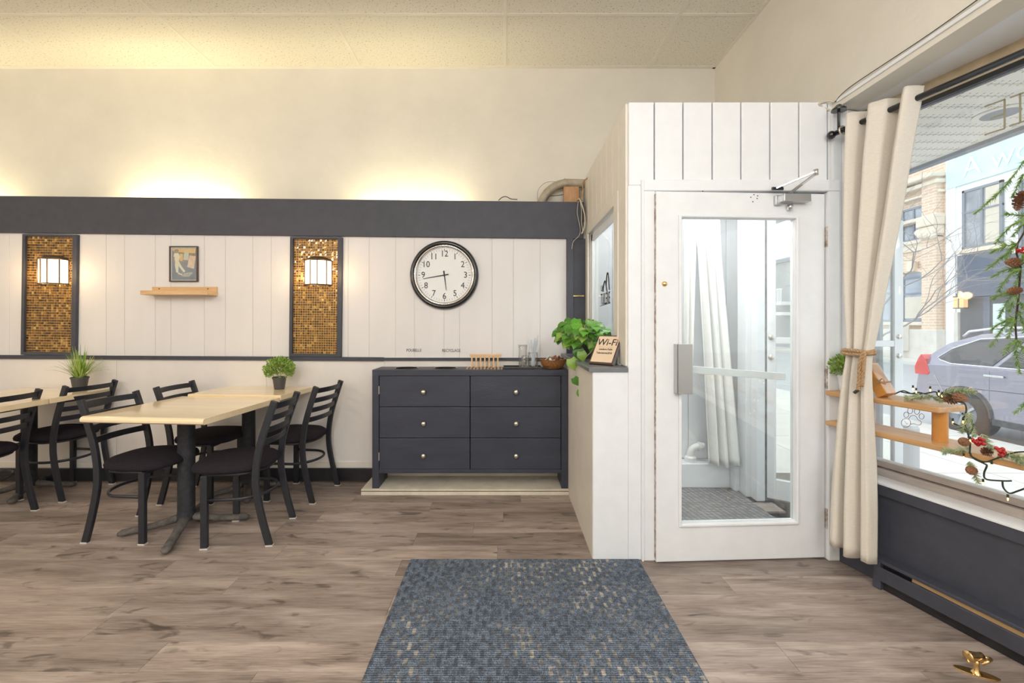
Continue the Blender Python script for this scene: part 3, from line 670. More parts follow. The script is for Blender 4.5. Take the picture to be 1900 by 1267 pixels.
# baseboard heater
ht = wthing('baseboard_heater', 'long charcoal baseboard heater on the floor under the shop window', 'heater', .24, -.035)
HL = 2.2
MB().box(0, HL, -.035, .035, .132, .148).build('top_plate', M['charcoal'], ht, bevel=.003)
MB().box(.004, HL, -.035, -.027, .045, .112).build('front_panel', M['charcoal'], ht, bevel=.004)
MB().box(.0, .035, -.033, .033, .0, .132).build('end_cap', M['charcoal'], ht, bevel=.003)
MB().box(.035, HL, -.012, .034, .0, .131).build('back_plate', M['base'], ht)
MB().box(.16, HL, -.022, -.012, .095, .128).build('element', M['heaterfin'], ht)
MB().tube([(.16, -.024, .112), (.5, -.024, .108), (.9, -.024, .116), (1.4, -.024, .108), (2.1, -.024, .112)], .002, 5).build('cable', M['cable'], ht)
# two-tier shelf
sh = wthing('window_shelf', 'two-tier oiled pine shelf standing in the shop window', 'shelf', 0, 0, .739)
MB().box(.02, 2.2, -.09, .10, 0, .025).build('lower_board', M['pine'], sh, bevel=.005)
MB().box(.02, .515, -.09, .10, .160, .186).build('upper_board', M['pine'], sh, bevel=.006)
MB().cyl((.47, .0, .025), (.47, .0, .160), .027, 20).build('post', M['orangewood'], sh, smooth=False)
MB().box(.02, .045, .06, .09, .025, .160).build('bracket', M['pine'], sh)
# curtain rod with curtain
rod = wthing('curtain_rod', 'gunmetal curtain rod running above the shop window', 'curtain rod', .05, -.06, 2.293)
MB().cyl((0, 0, 0), (2.6, 0, 0), .0135, 16).build('rod', M['steelblack'], rod, smooth=True)
MB().lathe([(0, 0), (.034, 0), (.034, .008), (.012, .03), (0, .03)], (.02, .0, .112), 18).build('ceiling_mount', M['black'], rod, smooth=False)
MB().cyl((.02, 0, .0), (.02, 0, .12), .007, 10).build('hanger', M['black'], rod)
MB().sphere((-.02, 0, 0), .022, 12, 8).build('finial', M['black'], rod, smooth=True)
ct = wthing('window_curtain', 'long ivory linen curtain tied with rope at the left end of the shop window', 'curtain', .12, -.08, .155)
rows = []
for py, pl_, pr_, n_, am in ((990, 1538, 1622, -.125, .038), (930, 1541, 1622, -.128, .037), (850, 1547, 1620, -.13, .034), (760, 1555, 1616, -.135, .028), (700, 1562, 1613, -.135, .023), (660, 1569, 1614, -.135, .019),
                             (630, 1568, 1621, -.13, .023), (525, 1563, 1642, -.11, .034), (400, 1560, 1668, -.085, .042), (290, 1560, 1688, -.065, .045), (215, 1563, 1708, -.06, .046)):
    a_, b_ = Wp(pl_, py, n_), Wp(pr_, py, n_); z_ = {990: .135, 215: 2.345}.get(py, (a_[2]+b_[2])/2); rows.append((z_, a_[0], b_[0], n_, am))
cloth('drape', rows, 3.0, M['curtain'], ct, n=150, seed=11, phase=.9, origin=(.12, -.08, .155))
for a in (.09, .225, .40):
    MB().lathe([(.017, -.003), (.024, -.004), (.026, 0), (.024, .004), (.017, .003)], (a-.12, .021, 2.293-.155), 20, 'x').build('grommet', M['nickel'], ct, smooth=True)
# rope tie
rt = wthing('rope_tieback', 'twisted jute rope knotted round the ivory curtain', 'rope', Wp(1592, 655, -.135)[0], -.135, 1.15)
def rope(mb, pts, r=.006):
    pts = spline(pts, 10)
    for s in (0, PI*2/3, PI*4/3):
        out = []
        for i, p in enumerate(pts):
            t = (pts[min(i+1, len(pts)-1)]-pts[max(i-1, 0)]).normalized(); x = t.orthogonal().normalized(); ax = Vector((.3, .5, .8)); x = (ax-t*ax.dot(t)).normalized(); y = t.cross(x)
            a = s+i*.75; out.append(p+(x*math.cos(a)+y*math.sin(a))*r*.75)
        mb.tube(out, r*.75, 6)
ring = [(.068*math.cos(a), .040*math.sin(a), .004*math.sin(3*a)) for a in [2*PI*i/10 for i in range(11)]]
mb = MB(); rope(mb, ring); mb.build('loop', M['rope'], rt, smooth=True)
ring = [(.069*math.cos(a), .041*math.sin(a), -.013+.004*math.cos(2*a)) for a in [2*PI*i/10 for i in range(11)]]
mb = MB(); rope(mb, ring); mb.build('loop', M['rope'], rt, smooth=True)
mb = MB(); rope(mb, [(.055, -.035, 0), (.06, -.045, -.05), (.055, -.046, -.12), (.05, -.046, -.165)]); mb.build('tail', M['rope'], rt, smooth=True)
mb = MB(); rope(mb, [(.05, -.035, 0), (.045, -.05, -.06), (.042, -.05, -.13), (.036, -.05, -.185)]); mb.build('tail', M['rope'], rt, smooth=True)
MB().cyl((.036, -.05, -.185), (.020, -.05, -.20), .008, 8).build('tail_end', M['cable'], rt)

# ================================================================== FURNITURE
def make_chair():
    t = thing('dining_chair', 'x', 'chair')
    W_ = .177
    def post(s):
        prof = [(-.222, 0), (-.185, .14), (-.152, .30), (-.146, .42), (-.165, .56), (-.205, .70), (-.250, .835)]
        pts = spline([(x, 0, z) for x, z in prof], 4); mb = MB(); b = len(mb.v); hw_, hd = .011, .0185
        for i, p in enumerate(pts):
            tg = (pts[min(i+1, len(pts)-1)]-pts[max(i-1, 0)]).normalized(); nn = Vector((tg.z, 0, -tg.x))
            for (a, c) in ((-1, -1), (1, -1), (1, 1), (-1, 1)): mb.v.append(tuple(p+nn*hd*a+Vector((0, 1, 0))*(hw_*c+s*W_)))
        n = len(pts)
        for i in range(n-1):
            for k in range(4): mb.f.append((b+i*4+k, b+i*4+(k+1) % 4, b+i*4+4+(k+1) % 4, b+i*4+4+k)); mb.m.append(0)
        mb.f += [(b, b+1, b+2, b+3), (b+4*n-4, b+4*n-3, b+4*n-2, b+4*n-1)]; mb.m += [0, 0]
        return mb
    for s in (-1, 1):
        l = post(s).build('rear_leg', M['chairmetal'], t, bevel=.003)
        MB().box(-.242, -.202, s*W_-.0125, s*W_+.0125, 0, .008).build('glide', M['glide'], l)
        l = MB().box(.112, .149, s*W_-.012, s*W_+.012, .0, .418).build('front_leg', M['chairmetal'], t, bevel=.003)
        MB().box(.110, .151, s*W_-.0135, s*W_+.0135, 0, .008).build('glide', M['glide'], l)
    # seat: rounded, narrower behind
    def seat_loop(k, z):
        out = []
        for i in range(40):
            a = 2*PI*i/40; ca, sa = math.cos(a), math.sin(a)
            ex = .62; x = math.copysign(abs(ca)**ex, ca)*.215; y = math.copysign(abs(sa)**ex, sa)*(.205 if ca > 0 else .205-.03*abs(ca))
            out.append((.03+x*k, y*k, z))
        return out
    mb = MB(); lv = [(.90, .425), (.985, .432), (1, .447), (.97, .463), (.88, .477), (.70, .486), (.4, .491), (.12, .493)]; b = 0
    for k, z in lv: mb.v += seat_loop(k, z)
    for i in range(len(lv)-1):
        for k in range(40): mb.f.append((i*40+k, i*40+(k+1) % 40, (i+1)*40+(k+1) % 40, (i+1)*40+k)); mb.m.append(0)
    mb.f += [tuple(range(40)), tuple((len(lv)-1)*40+k for k in range(40))]; mb.m += [0, 0]
    mb.build('seat', M['seat'], t, smooth=True)
    # seat frame and foot ring: U-shaped, bulging at the back
    def U(z, back, n=14):
        pts = [(.13, -W_, z)]
        for i in range(n+1):
            a = -PI/2-PI*i/n; pts.append((-.03+back*math.cos(a), W_*math.sin(a)*.98, z))
        pts.append((.13, W_, z)); return pts
    MB().tube(U(.418, .135), .008, 8).build('seat_frame', M['chairmetal'], t, smooth=True)
    MB().bar((.13, -W_, .412), (.13, W_, .412), .018, .018).build('front_rail', M['chairmetal'], t)
    MB().tube(U(.275, .150), .0075, 8, aspect=1.3).build('foot_ring', M['chairmetal'], t, smooth=True)
    for i, (x, z) in enumerate(((-.238, .803), (-.216, .733), (-.192, .663), (-.172, .593))):
        pts = [(x-.034*(1-(2*k/12-1)**2), lerp(-W_, W_, k/12), z) for k in range(13)]
        mb = MB()
        for k, (p) in enumerate(pts):
            mb.v += [(p[0]-.005, p[1], z-.0175), (p[0]+.003, p[1], z-.0175), (p[0]-.003, p[1], z+.0175), (p[0]-.011, p[1], z+.0175)]
        for k in range(12):
            for q in range(4): mb.f.append((k*4+q, k*4+(q+1) % 4, k*4+4+(q+1) % 4, k*4+4+q)); mb.m.append(0)
        mb.build('slat', M['chairmetal'], t)
    return t
ch0 = make_chair()
chairs = [((-2.227, 2.690), -3, 'black ladder-back chair at the near left corner of the middle table, facing right'),
          ((-1.600, 2.645), 186, 'black ladder-back chair at the near right corner of the middle table, facing left'),
          ((-1.570, 3.275), 173, 'black ladder-back chair at the wall end, right side of the middle table, nearest the dresser'),
          ((-2.225, 3.235), 1, 'black ladder-back chair at the wall end, left side of the middle table, partly hidden'),
          ((-3.385, 3.300), 174, 'black ladder-back chair at the wall end of the leftmost table, below the spiky grass plant'),
          ((-3.450, 2.786), 180, 'black ladder-back chair cut by the left edge of the photo, its curved back towards us')]
for i, (p, a, lb) in enumerate(chairs):
    c = ch0 if i == 0 else copy_tree(ch0)
    c.location = (p[0], p[1], 0); c.rotation_euler = (0, 0, math.radians(a)); tag(c, lb, 'chair', 'black ladder-back dining chairs')
def table(loc, rz, w, d, h, label, ped=(0, 0), prz=20):
    t = thing('dining_table', label, 'table', (loc[0], loc[1], 0), math.radians(rz), 'pale maple pedestal tables')
    pr = [(-w/2+.018, 0)]
    mb = MB(); # bullnose on the front edge, square on the others
    e = [(-d/2+.012, h-.036), (-d/2+.001, h-.028), (-d/2, h-.016), (-d/2+.006, h-.004), (-d/2+.018, h), (d/2-.006, h), (d/2, h-.006), (d/2, h-.036)]
    mb.prism(e, -w/2, w/2, axis='x')
    mb.build('tabletop', M['maple'], t, bevel=.002)
    MB().box(-w/2+.001, w/2-.001, -d/2+.03, d/2-.03, h-.034, h-.006).build('edge_band', M['mapleedge'], t)
    ca, sa = math.cos(-math.radians(rz)), math.sin(-math.radians(rz)); ox, oy = ped[0]*ca-ped[1]*sa, ped[0]*sa+ped[1]*ca
    MB().lathe([(0, .06), (.055, .06), (.050, .085), (.047, .12), (.047, h-.06), (.05, h-.045), (0, h-.045)], (ox, oy, 0), 24).build('column', M['iron'], t, smooth=True)
    MB().box(ox-.20, ox+.20, oy-.20, oy+.20, h-.045, h-.037).build('top_plate', M['iron'], t)
    for k in range(4):
        a = math.radians(prz-rz+90*k); dx, dy = math.cos(a), math.sin(a)
        pts = [Vector((ox+dx*r_, oy+dy*r_, z_)) for r_, z_ in ((.02, .075), (.08, .062), (.17, .042), (.27, .030), (.325, .024), (.345, .018))]
        MB().tube(pts, [.034, .030, .026, .025, .026, .014], 10, aspect=.75).build('foot', M['ironfoot'], t, smooth=True)
    return t
def tcen(fr, rz, w, d):
    a = math.radians(rz); lx_, ly_ = w/2, -d/2
    return (fr[0]-(lx_*math.cos(a)-ly_*math.sin(a)), fr[1]-(lx_*math.sin(a)+ly_*math.cos(a)))
c1 = tcen((-1.640, 2.340), -4.5, .73, .70)
table(c1, -4.5, .73, .70, .765, 'pale maple pedestal table nearest the camera, its front edge facing us', (-1.999-c1[0], 2.705-c1[1]), 20)
c2 = tcen((-1.582, 3.042), -4.5, .70, .43)
table(c2, -4.5, .70, .43, .780, 'pale maple pedestal table against the wall carrying the small bushy plant', (-1.985-c2[0], 3.34-c2[1]-.03), 25) if 0 else None
t2 = thing('dining_table', 'pale maple pedestal table against the wall carrying the small bushy plant', 'table', (c2[0], c2[1], 0), math.radians(-4.5), 'pale maple pedestal tables')
def flat_table(t, w, d, h, ox, oy, prz, rz, foot=.28):
    mb = MB(); e = [(-d/2, h-.036), (-d/2, h-.004), (-d/2+.004, h), (d/2-.004, h), (d/2, h-.004), (d/2, h-.036)]
    mb.prism(e, -w/2, w/2, axis='x'); mb.build('tabletop', M['maple'], t, bevel=.002)
    MB().box(-w/2+.001, w/2-.001, -d/2+.03, d/2-.03, h-.034, h-.006).build('edge_band', M['mapleedge'], t)
    MB().lathe([(0, .06), (.055, .06), (.050, .085), (.045, .12), (.045, h-.06), (.05, h-.045), (0, h-.045)], (ox, oy, 0), 24).build('column', M['iron'], t, smooth=True)
    MB().box(ox-.14, ox+.14, oy-.14, oy+.14, h-.045, h-.037).build('top_plate', M['iron'], t)
    for k in range(4):
        a = math.radians(prz-rz+90*k); dx, dy = math.cos(a), math.sin(a); f_ = foot if k in (0, 1) and 0 else foot
        pts = [Vector((ox+dx*r_*f_/.34, oy+dy*r_*f_/.34, z_)) for r_, z_ in ((.02, .075), (.08, .062), (.17, .042), (.27, .030), (.325, .024), (.345, .018))]
        MB().tube(pts, [.034, .030, .026, .025, .026, .014], 10, aspect=.75).build('foot', M['ironfoot'], t, smooth=True)
flat_table(t2, .70, .43, .778, -.04, -.0, 28, -4.5, .25)
t3 = thing('dining_table', 'pale maple table at far left, by the wall, carrying the spiky grass plant', 'table', (-3.53, 3.24, 0), 0, 'pale maple pedestal tables')
flat_table(t3, .75, .50, .765, -.09, .04, 28, 0, .26)
t4 = thing('dining_table', 'pale maple table cut by the photo\'s left edge, nearer than the grass plant', 'table', (-3.53, 2.63, 0), 0, 'pale maple pedestal tables')
flat_table(t4, .75, .70, .765, -.12, -.02, 20, 0, .3)

# dresser on its platform
pf = struct(MB().box(-1.078, .477, 3.225, YW, 0, .044).build('trim_15', M['stone'], bevel=.003), 'low cream painted platform under the dresser')
MB().box(-1.078, .477, 3.222, 3.226, .030, .034).build('edge_crack', M['subfloor'], pf)
DY = 3.245
ds = thing('dresser', 'slate blue six-drawer dresser with round holes in its top, used as a waste station', 'dresser', (-.263, DY, .044))
dw = 1.474; hx = dw/2; zt = .893; dd = .245
hole1 = circ((755-PX)/F*3.37+.263, .115, .085, 28); hole2 = circ((827-PX)/F*3.37+.263, .115, .085, 28)
MB().prism([(-hx, 0), (hx, 0), (hx, dd), (-hx, dd)], zt-.045, zt, holes=[hole1, hole2]).build('top', M['dresser'], ds, bevel=.002)
for hc in (hole1, hole2):
    cx = sum(p[0] for p in hc)/28; MB().lathe([(.085, 0), (.092, 0), (.092, .004), (.085, .004), (.083, -.03)], (cx, .115, zt), 28).build('hole_rim', M['black'], ds, smooth=False)
MB().box(-hx, -hx+.050, 0, dd, 0, zt-.045).build('side_post', M['dresser'], ds, bevel=.002)
MB().box(hx-.050, hx, 0, dd, 0, zt-.045).build('side_post', M['dresser'], ds, bevel=.002)
MB().box(-hx+.05, hx-.05, .022, dd, .11, .13).box(-hx+.05, hx-.05, dd-.01, dd, .11, zt-.045).build('carcass', M['black'], ds)
MB().box(-hx+.05, hx-.05, .006, .03, .112, .140).build('bottom_rail', M['dresser'], ds, bevel=.002)
zr = [(.142, .376), (.380, .611), (.615, .845)]
for ci, (xa, xb) in enumerate(((-hx+.054, -.0025), (.0025, hx-.054))):
    for ri, (za, zb) in enumerate(zr):
        d = MB().box(xa, xb, .004, .024, za, zb).build('drawer', M['dresser'], ds, bevel=.0025)
        kx = ((786 if ci == 0 else 957.5)-PX)/F*DY+.263; kz = H-((845, 785.5, 727)[ri]-PY)/F*DY-.044
        MB().lathe([(0, -.028), (.010, -.0275), (.017, -.022), (.0195, -.015), (.016, -.009), (.008, -.006), (.008, .004)], (kx, 0, kz), 20, 'y').build('knob', M['nickel'], d, smooth=True)
for z_ in (.24, .74):
    MB().box(-hx+.049, -hx+.056, -.004, .006, z_-.03, z_+.03).build('hinge', M['nickel'], ds, bevel=.001)
# things on the dresser
TZ = .044+zt
rk = thing('wooden_rack', 'small light wood rack with seven pegs on the dresser', 'rack', P(898, 686, 3.30)[:2]+(TZ,))
MB().box(-.118, .135, .085, .10, .088, .108).build('top_rail', M['bamboo'], rk, bevel=.003)
for k in range(7): MB().box(-.105+.034*k+.0, -.094+.034*k, .086, .099, .004, .088).build('peg', M['bamboo'], rk)
for k in range(11): MB().box(-.135+.0265*k, -.122+.0265*k, -.02, .12, .0, .007).build('slat', M['wicker'] if 0 else M['rawwood'], rk)
ty = thing('serving_tray', 'flat black tray holding the glasses and straws', 'tray', P(969, 686, 3.33)[:2]+(TZ,))
MB().prism([(-.145, -.06), (.145, -.06), (.145, .09), (-.145, .09)], 0, .006).build('plate', M['black'], ty)
MB().prism([(-.15, -.065), (.15, -.065), (.15, .095), (-.15, .095)], .0, .018, holes=[[(-.142, -.057), (-.142, .087), (.142, .087), (.142, -.057)]]).build('rim', M['black'], ty, bevel=.002)
gy = thing('glass_carafe', 'clear flared glass standing on the black tray behind the tumbler', 'glass', (P(970, 680, 3.38)[0], 3.385, TZ+.0065))
MB().lathe([(0, .002), (.030, .002), (.034, .02), (.036, .08), (.032, .13), (.040, .175), (.036, .175), (.029, .13), (.033, .08), (.031, .02), (0, .012)], (0, 0, 0), 24).build('body', M['tumbler'], gy, smooth=True)
for i, (px, D, hgt) in enumerate(((974, 3.315, .095),)):
    o = MB().lathe([(.033, .0), (.030, .0), (.026, hgt-.012), (0, hgt-.010), (0, hgt), (.026, hgt), (.030, hgt-.008), (.033, 0)], (0, 0, 0), 24).build('tumbler', M['tumbler'], None, loc=((px-PX)/F*D, D, TZ+.0065), smooth=True)
    tag(o, 'small clear tumbler upside down on the black tray', 'glass')
sj = thing('straw_jar', 'clear jar full of white wrapped straws on the black tray', 'jar', ((989-PX)/F*3.335, 3.335, TZ+.0065))
MB().lathe([(0, .002), (.034, .002), (.038, .01), (.040, .10), (.038, .12), (.0365, .12), (.037, .10), (.035, .012), (0, .01)], (0, 0, 0), 24).build('glass', M['tumbler'], sj, smooth=True)
for k in range(16):
    a = random.uniform(0, 2*PI); r0 = random.uniform(0, .02); r1 = random.uniform(.02, .055); h_ = random.uniform(.19, .25)
    MB().cyl((r0*math.cos(a+2), r0*math.sin(a+2), .014), (r1*math.cos(a), r1*math.sin(a)*.6, h_), .0032, 7).build('straw', M['straw'], sj)
bk = thing('wicker_bowl', 'round brown woven bowl on the right end of the dresser', 'bowl', ((1026-PX)/F*3.33, 3.335, TZ))
MB().lathe([(0, .003), (.065, .003), (.088, .03), (.102, .066), (.106, .072), (.100, .072), (.083, .032), (.062, .010), (0, .008)], (0, 0, 0), 28).build('bowl', M['wicker'], bk, smooth=False)
for k in range(9):
    a = random.uniform(0, 6.28); r_ = random.uniform(0, .06)
    x, y_ = r_*math.cos(a), r_*math.sin(a)
    v = Vector((random.uniform(-1, 1), random.uniform(-.3, .3), random.uniform(-.3, .5))).normalized(); w_ = v.orthogonal().normalized()
    o = MB().obox((0, 0, 0), v*.024, w_*.014, v.cross(w_)*.0025).build('sugar_packet', M['packet'] if k % 2 else M['cone'], None, loc=((1026-PX)/F*3.33+x, 3.335+y_, TZ+.072+random.uniform(-.004, .012)))
    tag(o, 'white paper packet lying in the woven bowl' if k % 2 else 'brown paper packet lying in the woven bowl', 'packet', 'white packets in the woven bowl' if k % 2 else 'brown packets in the woven bowl')
# wall lettering
YL = YW-.001
for s, px, py in (('POUBELLE', 768, 650), ('RECYCLAGE', 837.5, 650.5)):
    X, _, Z = P(px, py, YL); e = text(s, .034, M['ink'], None, frame4((0, 0, 0), (1, 0, 0), (0, 0, 1)), sx=.80, name='wall_lettering'); e.location = (X, YL, Z)
    tag(e, 'small black letters %s on the white wall above the dresser' % s, 'lettering')
# wall clock
CX, _, CZ = P(823.5, 509.5, 3.47)
ck = thing('wall_clock', 'round black and steel wall clock above the dresser', 'clock', (CX, YW, CZ))
R = .278
MB().lathe([(R-.06, -.0), (R, -.0), (R, -.022), (R-.010, -.040), (R-.022, -.045), (R-.034, -.038), (R-.037, -.026)], (0, 0, 0), 72, 'y').build('case', M['black'], ck, smooth=True)
MB().lathe([(R-.036, -.032), (R-.041, -.036), (R-.050, -.028), (R-.056, -.014)], (0, 0, 0), 72, 'y').build('bezel', M['clockchrome'], ck, smooth=True)
dl = MB().lathe([(0, -.010), (R-.054, -.010)], (0, 0, 0), 72, 'y').build('dial', M['paper'], ck)
for k in range(1, 13):
    a = PI/2-k*PI/6; rr = .172
    text(str(k), .070, M['ink'], dl, frame4((rr*math.cos(a), -.0112, rr*math.sin(a)), (1, 0, 0), (0, 0, 1)), sx=.92, name='numeral')
tk = MB()
for k in range(60):
    a = k*PI/30; r0, r1 = (.196, .212) if k % 5 else (.197, .213); w_ = .0007 if k % 5 else .0022
    d = Vector((math.cos(a), 0, math.sin(a))); q = Vector((-math.sin(a), 0, math.cos(a)))
    tk.obox(d*(r0+r1)/2+Vector((0, -.0110, 0)), d*(r1-r0)/2, q*w_, (0, .0005, 0))
tag(tk.build('minute_marks', M['ink'], dl), kind='stuff')
def hand(dx, dz, L_, w_, y_, name):
    d = Vector((dx, 0, dz)).normalized(); q = Vector((-d.z, 0, d.x))
    v = [d*-.035+q*w_, d*-.035-q*w_, d*L_-q*w_*.35, d*L_+q*w_*.35]
    mb = MB(); mb.add([p+Vector((0, y_, 0)) for p in v]+[p+Vector((0, y_-.002, 0)) for p in v], [(0, 1, 2, 3), (4, 7, 6, 5), (0, 4, 5, 1), (1, 5, 6, 2), (2, 6, 7, 3), (3, 7, 4, 0)])
    mb.build(name, M['ink'], ck)
hand(-.985, -.17, .175, .0045, -.016, 'minute_hand'); hand(.13, -.99, .125, .0055, -.013, 'hour_hand')
MB().lathe([(0, -.019), (.007, -.019), (.007, -.012)], (0, 0, 0), 14, 'y').build('hub', M['ink'], ck)
MB().lathe([(0, -.027), (R-.052, -.026)], (0, 0, 0), 48, 'y').build('cover_glass', M['clockglass'], ck)

# mosaic panels with sconces
def mosaic(x0, x1, zt_, zb, ry, label):
    w, h_ = x1-x0, zt_-zb
    t = thing('mosaic_panel', label, 'wall panel', (x0, YW, zb), 0, 'amber mosaic panels on the back wall', ry=ry)
    fw = .024
    MB().prism([(0, 0), (w, 0), (w, h_), (0, h_)], -.028, -.001, holes=[[(fw, fw), (fw, h_-.016), (w-fw*1.5, h_-.016), (w-fw*1.5, fw)]], axis='y').build('frame', M['charcoal'], t, bevel=.002)
    MB().box(fw-.002, w-fw*1.5+.002, -.008, -.001, fw-.002, h_-.014).build('backing', M['grout'], t)
    mb = MB(); n = 19; sx_ = (w-2.5*fw)/n; nz = int((h_-fw-.016)/sx_)
    sz_ = (h_-fw-.016)/nz
    for i in range(n):
        for j in range(nz):
            xa = fw+i*sx_; za = fw+j*sz_; tt = random.uniform(-.0012, .0012); g_ = .0021
            v = [(xa+g_, -.0085, za+g_), (xa+sx_-g_, -.0085, za+g_), (xa+sx_-g_, -.0085, za+sz_-g_), (xa+g_, -.0085, za+sz_-g_)]
            f_ = [(a, -.0115+tt*(1 if q in (0, 3) else -1)+random.uniform(-.0006, .0006), b) for q, (a, _, b) in enumerate(v)]
            mb.add(v+f_, [(4, 5, 6, 7), (0, 1, 5, 4), (1, 2, 6, 5), (2, 3, 7, 6), (3, 0, 4, 7)])
    tag(mb.build('mosaic_tiles', M['mosaic'], t), kind='stuff')
    return t
mosaic(P(45, 0, YW)[0], P(145.5, 0, YW)[0], H+(602-434)/F*3.49, H-(658-602)/F*3.49, .014, 'tall amber mosaic wall panel in a dark frame, left of the poster')
mosaic(P(539, 0, YW)[0], P(635, 0, YW)[0], H+(602-439)/F*3.49, H-(661.5-602)/F*3.49, .010, 'tall amber mosaic wall panel in a dark frame, right of the poster')
def sconce(px, py, label, watts):
    X, _, Z = P(px, py, 3.44); t = thing('wall_sconce', label, 'lamp', (X, YW-.012, Z), 0, 'lit half-round sconces')
    R_, hh = .108, .098; A0, A1 = PI, 2*PI; ysq = .85
    n = 5
    def ringpts(r, z, k=20): return [(r*math.cos(PI+PI*i/k), r*ysq*math.sin(PI+PI*i/k), z) for i in range(k+1)]
    MB().tube(ringpts(R_, hh), .006, 6).build('top_band', M['bronze'], t)
    MB().tube(ringpts(R_, -hh), .006, 6).build('bottom_band', M['bronze'], t)
    mb = MB()
    def dome(a, b): th = PI+PI*a; r = R_*(1-b*.75); return (r*math.cos(th), r*ysq*math.sin(th), hh+.035*math.sin(b*PI/2))
    mb.grid(dome, 16, 5); mb.build('cap', M['bronze'], t, smooth=True, solid=.003)
    for i in (0, 1, 2.1, 2.9, 4, 5):
        a = PI+PI*i/5; MB().bar((R_*math.cos(a), R_*ysq*math.sin(a), -hh), (R_*math.cos(a), R_*ysq*math.sin(a), hh), .007, .007).build('mullion', M['bronze'], t)
    def gl(a, b): th = PI+PI*a; return ((R_-.005)*math.cos(th), (R_-.005)*ysq*math.sin(th), lerp(-hh, hh, b))
    MB().grid(gl, 20, 2).build('shade', M['lampglass'], t, smooth=True)
    MB().grid(lambda a, b: ((R_-.004)*b*math.cos(PI+PI*a), (R_-.004)*ysq*b*math.sin(PI+PI*a), -hh+.002), 16, 3).build('shade_bottom', M['lampglass'], t)
    MB().box(-.095, .095, -.004, .004, -hh, hh+.02).build('back_plate', M['bronze'], t)
    for dx in (-.20, .20):
        l = bpy.data.lights.new('sconce_glow', 'POINT'); l.energy = watts; l.color = (1, .66, .32); l.shadow_soft_size = .05
        o = bpy.data.objects.new('sconce_glow', l); COL.objects.link(o); o.location = (X+dx*.85, YW-.15, Z-.02)
sconce(88, 503, 'lit half-round sconce on the mosaic panel left of the poster', 1.3)
sconce(585, 505, 'lit half-round sconce on the mosaic panel right of the poster', 1.0)
# picture and picture shelf
pl = P(316.5, 523, YW); ph_ = P(369, 457, YW)
pc = thing('framed_poster', 'small framed colour poster of a man in white clothes', 'picture', (pl[0], YW, pl[2]))
w_, h_ = ph_[0]-pl[0], ph_[2]-pl[2]
MB().prism([(0, 0), (w_, 0), (w_, h_), (0, h_)], -.018, -.001, holes=[[(.010, .010), (.010, h_-.010), (w_-.010, h_-.010), (w_-.010, .010)]], axis='y').build('frame', M['walnut'], pc, bevel=.002)
MB().box(.008, w_-.008, -.008, -.002, .008, h_-.008).build('mount', M['paper'], pc)
m_sky = mat('poster_orange', (.85, .38, .06), .5, col2=(.85, .62, .18), scale=22); m_blue = mat('poster_blue', (.10, .13, .22), .5, col2=(.19, .22, .33), scale=18)
m_dk = mat('poster_dark', (.12, .09, .08), .5, col2=(.30, .20, .12), scale=30); m_cr = mat('poster_cream', (.85, .76, .58), .5, var=.08, scale=30); m_sk = mat('poster_skin', (.42, .22, .14), .5)
def flat(poly, m, y_, name):
    mb = MB(); mb.prism([(p[0]*w_, p[1]*h_) for p in poly], y_, y_-.0006, axis='y'); return mb.build(name, m, art)
art = MB().box(.018*1, w_-.014, -.0095, -.0085, .016, h_-.016).build('print', m_blue, pc)
flat([(.12, .55), (.92, .55), (.92, .92), (.12, .92)], m_dk, -.0096, 'patch')
flat([(.2, .84), (.9, .80), (.92, .93), (.1, .93), (.1, .88)], m_sky, -.0102, 'patch')
flat([(.62, .42), (.86, .36), (.92, .72), (.70, .74)], mat('poster_placard', (.80, .42, .25), .5, col2=(.85, .75, .62), scale=40), -.0104, 'patch')
flat([(.48, .62), (.66, .60), (.68, .82), (.52, .82)], mat('poster_grey', (.50, .48, .42), .5, col2=(.72, .70, .60), scale=50), -.0104, 'patch')
flat([(.36, .58), (.46, .58), (.47, .78), (.36, .78)], m_sky, -.0106, 'patch')
flat([(.14, .70), (.17, .80), (.24, .81), (.32, .80), (.37, .70), (.33, .58), (.44, .42), (.56, .30), (.50, .26), (.32, .44), (.31, .26), (.24, .26), (.19, .45), (.20, .58)], m_cr, -.0110, 'figure')
flat([(.21, .80), (.20, .87), (.25, .90), (.31, .87), (.30, .80)], m_sk, -.0112, 'figure_head')
flat([(.16, .86), (.25, .84), (.34, .86), (.30, .91), (.21, .91)], m_dk, -.0116, 'figure_hat')
flat([(.14, .70), (.13, .60), (.17, .52), (.20, .54), (.18, .62), (.19, .70)], m_sk, -.0112, 'figure_arm')
flat([(.28, .24), (.36, .20), (.44, .18), (.44, .21), (.33, .26)], m_cr, -.0112, 'figure_shoe')
text('Lounge', .034, m_cr, art, frame4((w_*.62, -.0112, h_*.235), (1, 0, .12), (0, 0, 1)), sx=.9, name='title')
text('CABARET', .018, m_cr, art, frame4((w_*.58, -.0112, h_*.165), (1, 0, 0), (0, 0, 1)), sx=.9, name='title')
MB().box(.009, w_-.009, -.0135, -.013, .009, h_-.009).build('cover_glass', M['glass'], pc)
sx0, sx1 = P(282, 0, 3.5)[0], P(402, 0, 3.5)[0]
ps = thing('picture_shelf', 'narrow light wood picture ledge below the poster', 'shelf', (sx0, YW, 1.512))
wl = sx1-sx0
MB().box(0, wl, -.014, -.001, 0, .072).build('back_board', M['bamboo'], ps, bevel=.002)
MB().box(0, wl, -.115, -.012, 0, .012).build('shelf_board', M['bamboo'], ps, bevel=.002)
MB().box(0, wl, -.128, -.114, 0, .034).build('front_lip', M['bamboo'], ps, bevel=.003)
for a in (.06, wl-.07): MB().lathe([(0, -.0165), (.0045, -.0165), (.0045, -.014)], (a, 0, .056), 8, 'y').build('screw', M['ink'], ps)
